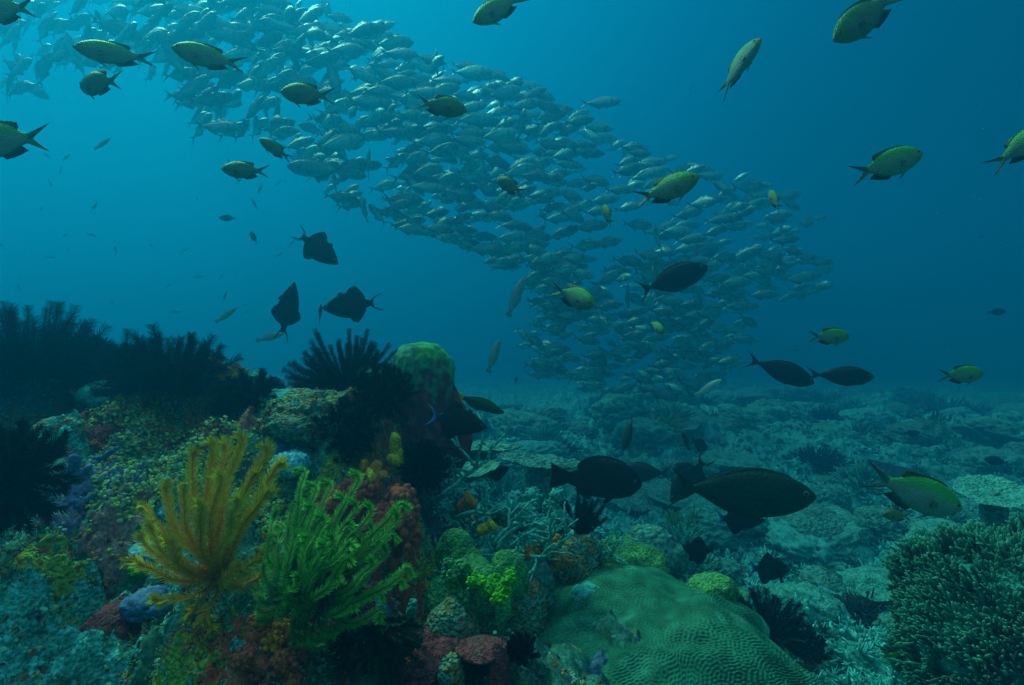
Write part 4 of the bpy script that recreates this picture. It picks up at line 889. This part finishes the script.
# ---- big brain coral with real ridges
def labyrinth(n, wl, seed):
    r_ = np.random.default_rng(seed).normal(size=(n, n)); f = np.fft.fftfreq(n)*n; fx, fy = np.meshgrid(f, f); k = np.hypot(fx, fy)
    g = np.exp(-((k-n/wl)/(n/wl*.16))**2); a = np.real(np.fft.ifft2(np.fft.fft2(r_)*g)); a /= a.std()
    for _ in range(3):
        a = np.tanh(1.6*a); a = np.real(np.fft.ifft2(np.fft.fft2(a)*g)); a /= a.std()
    return np.tanh(1.3*a)
def brain_coral():
    n = 420; d = 1.62; c = at(642, 656, d); lab = labyrinth(n, 5.6, 5)
    g = np.linspace(-1, 1, n); U, Vv = np.meshgrid(g, g, indexing='ij')
    # disc map
    A = U*np.sqrt(1-Vv**2/2); B = Vv*np.sqrt(1-U**2/2); ang = np.arctan2(B, A); rr = np.hypot(A, B)
    edge = 1+.17*fbm(np.cos(ang)*1.9+2, np.sin(ang)*1.6, ang*0, 3, 91); e2 = 1+.30*np.exp(-((np.mod(ang-math.radians(200)+np.pi, 2*np.pi)-np.pi)/.35)**2)-.10*np.exp(-((np.mod(ang-math.radians(165)+np.pi, 2*np.pi)-np.pi)/.16)**2)
    RX = .44; RY = .37; HZ = .118
    x = A*RX*edge*e2; y = B*RY*edge*e2; z = HZ*(1-rr**2.2)**.8*1.0+.055*fbm(A*1.9, B*1.9, A*0, 3, 93)
    z = z-.10*np.clip(-x/RX, 0, 1)-.03+.035*np.exp(-((A-.05)**2+(B-.5)**2)/.06)
    rel = lab*.0010*(.6+.8*sst(-.3, .3, fbm(A*2.5, B*2.5, A*0, 2, 98)))*(.45+.55*sst(.15, .6, rr+.3*vnoise(A*3, B*3, A*0, 3)))*(rr < .985)*(1+.9*sst(.6, .9, rr))
    nrm = np.stack([x/RX**2, y/RY**2, np.full_like(x, 1.6)], -1); nrm /= np.linalg.norm(nrm, axis=-1, keepdims=True)
    P = np.stack([x, y, z], -1)+nrm*rel[..., None]
    idx = np.arange(n*n).reshape(n, n); q = np.stack([idx[:-1, :-1], idx[1:, :-1], idx[1:, 1:], idx[:-1, 1:]], -1).reshape(-1, 4)
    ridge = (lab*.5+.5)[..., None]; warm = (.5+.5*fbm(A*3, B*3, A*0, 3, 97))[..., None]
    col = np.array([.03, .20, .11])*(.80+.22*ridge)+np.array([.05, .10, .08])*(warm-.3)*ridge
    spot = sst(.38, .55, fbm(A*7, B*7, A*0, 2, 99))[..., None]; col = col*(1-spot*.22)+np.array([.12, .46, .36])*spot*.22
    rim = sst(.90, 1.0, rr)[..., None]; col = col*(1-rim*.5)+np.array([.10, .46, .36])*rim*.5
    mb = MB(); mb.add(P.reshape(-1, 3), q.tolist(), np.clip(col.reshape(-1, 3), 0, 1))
    # underside skirt down into the reef
    ring = np.concatenate([idx[0, :-1], idx[:-1, -1], idx[-1, :0:-1], idx[:0:-1, 0]]); r0 = P.reshape(-1, 3)[ring]; k = len(ring)
    low = [r0*np.array([1, 1, 1])+[0, 0, 0], r0*[.97, .97, 1]-[0, 0, .022], r0*[.7, .7, 1]-[0, 0, .10], r0*[.45, .45, 1]-[0, 0, .32]]
    mb.add(np.concatenate(low), [(i*k+j, (i+1)*k+j, (i+1)*k+(j+1) % k, i*k+(j+1) % k) for i in range(3) for j in range(k)], (.06, .16, .11))
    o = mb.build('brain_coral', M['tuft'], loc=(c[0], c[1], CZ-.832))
    o.rotation_euler = (R(8), R(0), 0); return tag(o, 'big round green brain coral with fine winding ridges at the bottom centre', 'coral')
brain_coral()

# ---- dense branching coral bush at the right edge
def bush():
    d = 1.75; c = at(1010, 640, d); rs = np.random.default_rng(77); RX, RY, RZ = .36, .36, .40; mb = MB()
    core, f = lump_mesh(4, (RX*.80, RY*.80, RZ*.80), .2, 2, 7); mb2 = MB(); mb2.add(core, f)
    root = tag(empty('branching_coral', tuple(c)), 'huge dense dark green branching coral filling the lower right corner', 'coral'); mb2.build('base', M['teal_coral'], root)
    n = 6000; gold = math.pi*(3-math.sqrt(5))
    for i in range(n):
        z = 1-1.45*(i+.5)/n; rr = math.sqrt(max(0, 1-z*z)); a = i*gold; dr = np.array([rr*math.cos(a), rr*math.sin(a), z])
        if dr[1] > .4: continue
        s_ = 1+.38*float(fbm(np.array(dr[0]*2), np.array(dr[1]*2), np.array(dr[2]*2), 3, 7)); P0 = dr*np.array([RX, RY, RZ])*s_*.82
        bn = float(fbm(np.array(dr[0]*5), np.array(dr[1]*5), np.array(dr[2]*5), 3, 78))
        if bn < -.32: continue
        g = dr*.8+np.array([-.55, -.1, .75])+rs.normal(0, .28, 3); g /= np.linalg.norm(g); L_ = rs.uniform(.035, .065)
        k = rs.normal(0, .004, 3); r0 = rs.uniform(.0032, .005); b = rs.uniform(.7, 1.25)*(1+.5*bn)
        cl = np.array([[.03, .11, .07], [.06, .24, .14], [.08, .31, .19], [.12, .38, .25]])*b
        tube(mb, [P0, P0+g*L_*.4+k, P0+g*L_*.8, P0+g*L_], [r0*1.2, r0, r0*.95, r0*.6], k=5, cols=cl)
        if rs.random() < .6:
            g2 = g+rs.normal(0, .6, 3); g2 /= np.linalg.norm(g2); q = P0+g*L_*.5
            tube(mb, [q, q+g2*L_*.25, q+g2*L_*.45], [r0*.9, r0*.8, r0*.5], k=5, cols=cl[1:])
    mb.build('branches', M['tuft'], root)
bush()
c = on(985, 515); plate('table_coral', at(992, 493, 2.6), .145, M['teal_coral'], 'grey-green table coral with pale raised rim behind the largest damselfish', 'coral', 3, tilt=(14, -6), dish=.1, stem=.8)

# ---- middle ground plates, boulders and rubble
plate('plate_coral', at(478, 447, 2.75), .20, M['grey_coral'], 'flat grey plate coral on the ledge under the blue-tailed triggerfish', 'coral', 5, tilt=(2, 3), dish=.05, narrow=.6, stem=.7)
plate('plate_coral', at(540, 463, 3.2), .24, M['grey_coral'], 'lower broad plate coral to the right of the flat grey one', 'coral', 6, tilt=(3, 6), dish=.06, narrow=.6, stem=.7)
plate('plate_coral', at(470, 470, 2.5), .13, M['grey_coral'], 'small shaded plate coral under the flat grey one', 'coral', 7, tilt=(4, -8), dish=.05, stem=.7)
lump('boulder_coral', 815, 532, 84, 46, M['grey_coral'], 'round grey boulder coral on the pale sand below the nose of the biggest fish', 'coral', 71, amp=.12, knob=.03)
lump('boulder_coral', 872, 588, 70, 30, M['teal_coral'], 'low knobbly boulder coral left of the branching coral rim', 'coral', 72, knob=.16)
lump('boulder_coral', 852, 556, 40, 22, M['pale_coral'], 'small pale rubble mound right of the round grey boulder coral', 'coral', 73, knob=.2)
lump('boulder_coral', 790, 552, 60, 26, M['teal_coral'], 'ragged teal boulder left of the small pale rubble mound', 'coral', 74, knob=.2, amp=.3)
plate('plate_coral', on(850, 604)+np.array([0, .05, .06]), .17, M['pale_coral'], 'scalloped pale green plate coral with shaded underside, right lower ground', 'coral', 8, tilt=(16, 6), dish=.10, ridges=9, narrow=.7)
plate('plate_coral', on(885, 612)+np.array([0, .05, .09]), .12, M['teal_coral'], 'second scalloped plate touching the branching coral', 'coral', 9, tilt=(12, -10), dish=.12, ridges=8, narrow=.8)
plate('plate_coral', on(730, 470)+np.array([0, 0, .12]), .30, M['teal_coral'], 'grey plate coral behind the back of the biggest fish', 'coral', 10, tilt=(8, 0), dish=.05)
plate('plate_coral', on(640, 505)+np.array([0, 0, .10]), .34, M['grey_coral'], 'wide ridged plate coral behind the blackish round fish', 'coral', 11, tilt=(16, -4), dish=.08, ridges=14)
FARG = 'coral heads on the hazy far reef floor'
protos = {}
def proto(kind, k):
    if (kind, k) in protos: return protos[(kind, k)]
    mb = MB()
    if kind == 'head':
        v, f = lump_mesh(5, (1, 1, .62), .36, 1.7, 200+k, .22, 7); mb.add(v, f)
    elif kind == 'bushy':
        rs = np.random.default_rng(300+k); v, f = lump_mesh(2, (.6, .6, .3), .2, 2, k); mb.add(v, f)
        for i in range(150):
            dr = rs.normal(0, 1, 3); dr[2] = abs(dr[2])*.9+.15; dr /= np.linalg.norm(dr); p0 = dr*[.5, .5, .25]
            g = dr+rs.normal(0, .25, 3); tube(mb, [p0, p0+g*.25, p0+g*.48], [.045, .04, .024], k=5)
    else:
        a = np.arange(40)*2*math.pi/40; V = []
        for (t, z) in ((0.02, .02), (.5, .05), (.92, .14), (1, .15), (.97, .09), (.5, -.02), (.32, -.16), (.36, -.7)):
            e = 1+.15*fbm(np.cos(a)*2+k*9, np.sin(a)*2, a*0, 3, k)*min(1, t*1.3)
            V.append(np.stack([np.cos(a)*t*e, np.sin(a)*t*e, z+0*a+.03*np.cos(a*3+k)*t], -1))
        mb.add(np.concatenate(V), [(i*40+j, (i+1)*40+j, (i+1)*40+(j+1) % 40, i*40+(j+1) % 40) for i in range(7) for j in range(40)])
    protos[(kind, k)] = mb.mesh({'head': 'coral_head', 'bushy': 'bush_coral', 'table': 'table_coral'}[kind]); return protos[(kind, k)]
rs = np.random.default_rng(5); nfar = 0; mats = [M['grey_coral'], M['teal_coral'], M['green_coral'], M['pale_coral'], M['dark']]
LAB = {'head': 'low rounded coral head on the hazy reef floor beyond the fish', 'bushy': 'bushy branching coral on the hazy reef floor beyond the fish', 'table': 'flat table coral on the hazy reef floor beyond the fish'}
for i in range(900):
    y = float(np.exp(rs.uniform(math.log(2.3), math.log(17)))); x = rs.uniform(-.75, .98)*y
    if y < 4.3 and x < .75: continue
    if y < 2.8 and x > 1.35: continue
    px = x/y*F+W2
    if px < 380 or nfar > 240: continue
    kind = rs.choice(['head', 'head', 'head', 'head', 'bushy', 'bushy', 'bushy', 'table']); k = int(rs.integers(0, 4)); base_me = proto(kind, k); m_ = mats[int(rs.choice([0, 0, 1, 1, 2, 3, 4] if kind != 'head' else [0, 1, 1, 3]))]
    me = protos.get((kind, k, m_.name))
    if me is None:
        me = base_me.copy(); me.materials.clear(); me.materials.append(m_); protos[(kind, k, m_.name)] = me
    s_ = float(rs.uniform(.045, .12)*y**.62)*(.7 if y < 3.6 else 1)
    o = bpy.data.objects.new(me.name.split('.')[0], me); C.objects.link(o); o.rotation_euler = (rs.normal(0, .12), rs.normal(0, .12), rs.uniform(0, 6.28))
    o.location = (x, y, float(Z(x, y))+(s_*.45 if kind == 'table' else s_*.05)); o.scale = (s_*rs.uniform(.8, 1.3), s_, s_*rs.uniform(.7, 1.2)); tag(o, LAB[kind], 'coral', FARG+' '+kind); nfar += 1

# ---- uncountable growth over the reef rock
def field(n, x0, x1, y0, y1, seed, logd=True):
    rs = np.random.default_rng(seed); px = rs.uniform(x0, x1, n); y = np.exp(rs.uniform(math.log(y0), math.log(y1), n)); x = (px-W2)/F*y
    z = Z(x, y); add = 0*z
    for c in CRUSTS:
        add = np.maximum(add, c[5]*.75*np.sqrt(np.clip(crust_mask(x, y, c), 0, 1)))
    out = ((x-.37)/.47)**2+((y-1.64)/.40)**2 < 1; z = np.where(out & (y < 2.05), z-.3, z)   # nothing grows on the living round coral
    return x, y, z+add, normal_at(x, y), rs
PAL = np.array([(.75, .24, .05), (.52, .10, .05), (.55, .28, .20), (.09, .30, .20), (.14, .42, .30), (.06, .22, .12), (.30, .55, .42), (.40, .07, .05), (.62, .22, .05), (.42, .44, .06), (.16, .20, .42), (.10, .05, .05), (.20, .10, .10), (.10, .40, .10)])
def knobs(name, n, args, lab, rmin, rmax, seed, pal=PAL, mat='coral', smooth=True):
    x, y, z, nn, rs = field(n, *args, seed); mb = MB(); v, f = ICO[1]; patch = fbm(x*3.5, y*3.5, x*0+seed, 3, seed)*2.2+rs.normal(0, .35, n)
    ci = np.clip(((patch+1)/2*len(pal)).astype(int), 0, len(pal)-1); ci = np.where(rs.random(n) < .35, rs.integers(0, len(pal), n), ci)
    for i in range(n):   # each growth is a ragged cluster of little lobes
        R_ = rs.uniform(rmin, rmax)**1.0*(.5+.35*y[i]); c0 = np.array([x[i], y[i], z[i]]); cc = pal[ci[i]]*rs.uniform(.6, 1.3)
        for _ in range(rs.integers(3, 8)):
            r = R_*rs.uniform(.18, .5); q = v*(r*np.array([rs.uniform(.6, 1.7), rs.uniform(.6, 1.7), rs.uniform(.5, 1.6)]))*(1+.22*rs.normal(size=(len(v), 1)))
            mb.add(q+c0+rs.normal(0, .55, 3)*R_*[1, 1, .5], f, np.clip(cc*rs.uniform(.75, 1.25), 0, 1))
    return tag(mb.build(name, M[mat], smooth=smooth), lab, 'reef growth', kind='stuff')
knobs('encrusting_growth', 5200, (-60, 640, .75, 3.0), 'small sponges, corals and crusts covering the near reef rock', .003, .012, 1)
def sprigs(name, n, args, cols, h, r, lab, seed):
    """short forked twigs of small corals and algae"""
    x, y, z, nn, rs = field(n, *args, seed); mb = MB(); patch = fbm(x*5, y*5, x*0, 3, seed+3)
    ci = np.clip(((patch*1.4+1)/2*len(cols)).astype(int), 0, len(cols)-1)
    for i in range(n):
        if patch[i] < -.35: continue
        c0 = np.array([x[i], y[i], z[i]-.004]); cl = cols[ci[i]]*rs.uniform(.7, 1.3); s_ = .5+.35*y[i]
        for _ in range(rs.integers(3, 7)):
            g = nn[i]+rs.normal(0, .6, 3); g /= np.linalg.norm(g); L_ = h*s_*rs.uniform(.5, 1.2); k = rs.normal(0, .2, 3)*L_; rr = r*s_*rs.uniform(.7, 1.2)
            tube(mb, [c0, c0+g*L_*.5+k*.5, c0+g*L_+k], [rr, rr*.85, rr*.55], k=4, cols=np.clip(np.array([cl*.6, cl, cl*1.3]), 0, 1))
    return tag(mb.build(name, M['tuft']), lab, 'reef growth', kind='stuff')
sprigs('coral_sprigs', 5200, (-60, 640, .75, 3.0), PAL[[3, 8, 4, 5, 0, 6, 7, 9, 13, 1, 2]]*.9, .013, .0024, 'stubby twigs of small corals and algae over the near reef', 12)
SP = np.array([(.05, .32, .25), (.08, .44, .37), (.12, .62, .54), (.17, .74, .66), (.03, .15, .12), (.09, .48, .40)])
knobs('coral_rubble', 11000, (430, 1080, 2.0, 10), 'broken coral rubble strewn over the pale seabed', .005, .020, 2, SP, smooth=False)

sprigs('coral_fragments', 4200, (430, 1080, 1.9, 7), SP*.9, .034, .0042, 'broken sticks of dead branching coral on the pale seabed', 14)
def leaves(name, n, x0, x1, y0, y1, cols, size, lab, seed, up=.5):
    x, y, z, nn, rs = field(n, x0, x1, y0, y1, seed); mb = MB(); k = 6; a = np.arange(k)*2*math.pi/k
    keep = fbm(x*6, y*6, x*0, 2, seed+1) > -.22
    for i in range(n):
        if not keep[i]: continue
        N_ = nn[i]+rs.normal(0, up, 3)+[0, -.35, 0]; N_ /= np.linalg.norm(N_); _, S, T2 = frame(N_, (0.3, .2, 1)); r = size*rs.uniform(.6, 1.3)
        c0 = np.array([x[i], y[i], z[i]])+N_*rs.uniform(.0, .018); rim = c0+r*(np.cos(a)[:, None]*S+np.sin(a)[:, None]*T2*rs.uniform(.6, 1))
        V = np.vstack([c0+N_*r*.25, rim, c0-N_*r*.35]); cl = cols[rs.integers(0, len(cols))]*rs.uniform(.7, 1.3)
        mb.add(V, [(0, 1+j, 1+(j+1) % k) for j in range(k)]+[(k+1, 1+(j+1) % k, 1+j) for j in range(k)], np.clip(cl, 0, 1))
    return tag(mb.build(name, M['tuft'], smooth=False), lab, 'algae', kind='stuff')
leaves('leafy_algae', 8500, 90, 290, 1.4, 2.1, np.array([(.36, .50, .10), (.24, .46, .14), (.16, .48, .24), (.44, .46, .12), (.30, .22, .05)]), .0054, 'carpet of small yellow-green leafy algae on the left slope', 5)
leaves('reef_flakes', 2500, -50, 560, .8, 2.4, np.array([(.12, .34, .22), (.20, .44, .30), (.28, .12, .08), (.10, .22, .20)]), .006, 'scattered teal and brown leafy crusts on the reef rock', 6)
def turf(name, n, args, cols, h, lab, seed):
    x, y, z, nn, rs = field(n, *args, seed); mb = MB(); V = []; cc = []
    for i in range(n):
        c0 = np.array([x[i], y[i], z[i]]); col = cols[rs.integers(0, len(cols))]
        for _ in range(6):
            g = nn[i]+rs.normal(0, .5, 3); g /= np.linalg.norm(g); L_ = h*rs.uniform(.5, 1.3); s_ = np.cross(g, rs.normal(size=3)); s_ *= .0012/(np.linalg.norm(s_)+1e-9)
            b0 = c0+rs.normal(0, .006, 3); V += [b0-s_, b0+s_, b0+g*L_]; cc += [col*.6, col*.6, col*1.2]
    mb.add(V, [(3*i, 3*i+1, 3*i+2) for i in range(len(V)//3)], np.clip(cc, 0, 1)); return tag(mb.build(name, M['tuft'], smooth=False), lab, 'reef growth', kind='stuff')
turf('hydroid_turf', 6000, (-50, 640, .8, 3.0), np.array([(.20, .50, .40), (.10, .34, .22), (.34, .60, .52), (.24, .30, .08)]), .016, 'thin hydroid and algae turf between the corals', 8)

def plankton():
    rs = np.random.default_rng(9); mb = MB(); v, f = ICO[1]
    for _ in range(420):
        y = rs.uniform(.5, 3.2)**1.0; c = at(rs.uniform(-40, 1060), rs.uniform(-30, 520), y)
        if c[2] < float(Z(c[0], c[1]))+.05: continue
        mb.add(v*rs.uniform(.0003, .0008)*(.6+y*.4)*rs.uniform(.6, 1.5, 3)+c, f, (.3, .6, .55))
    tag(mb.build('drifting_plankton', M['tuft']), 'fine specks of plankton drifting in the water', 'plankton', kind='stuff')
plankton()
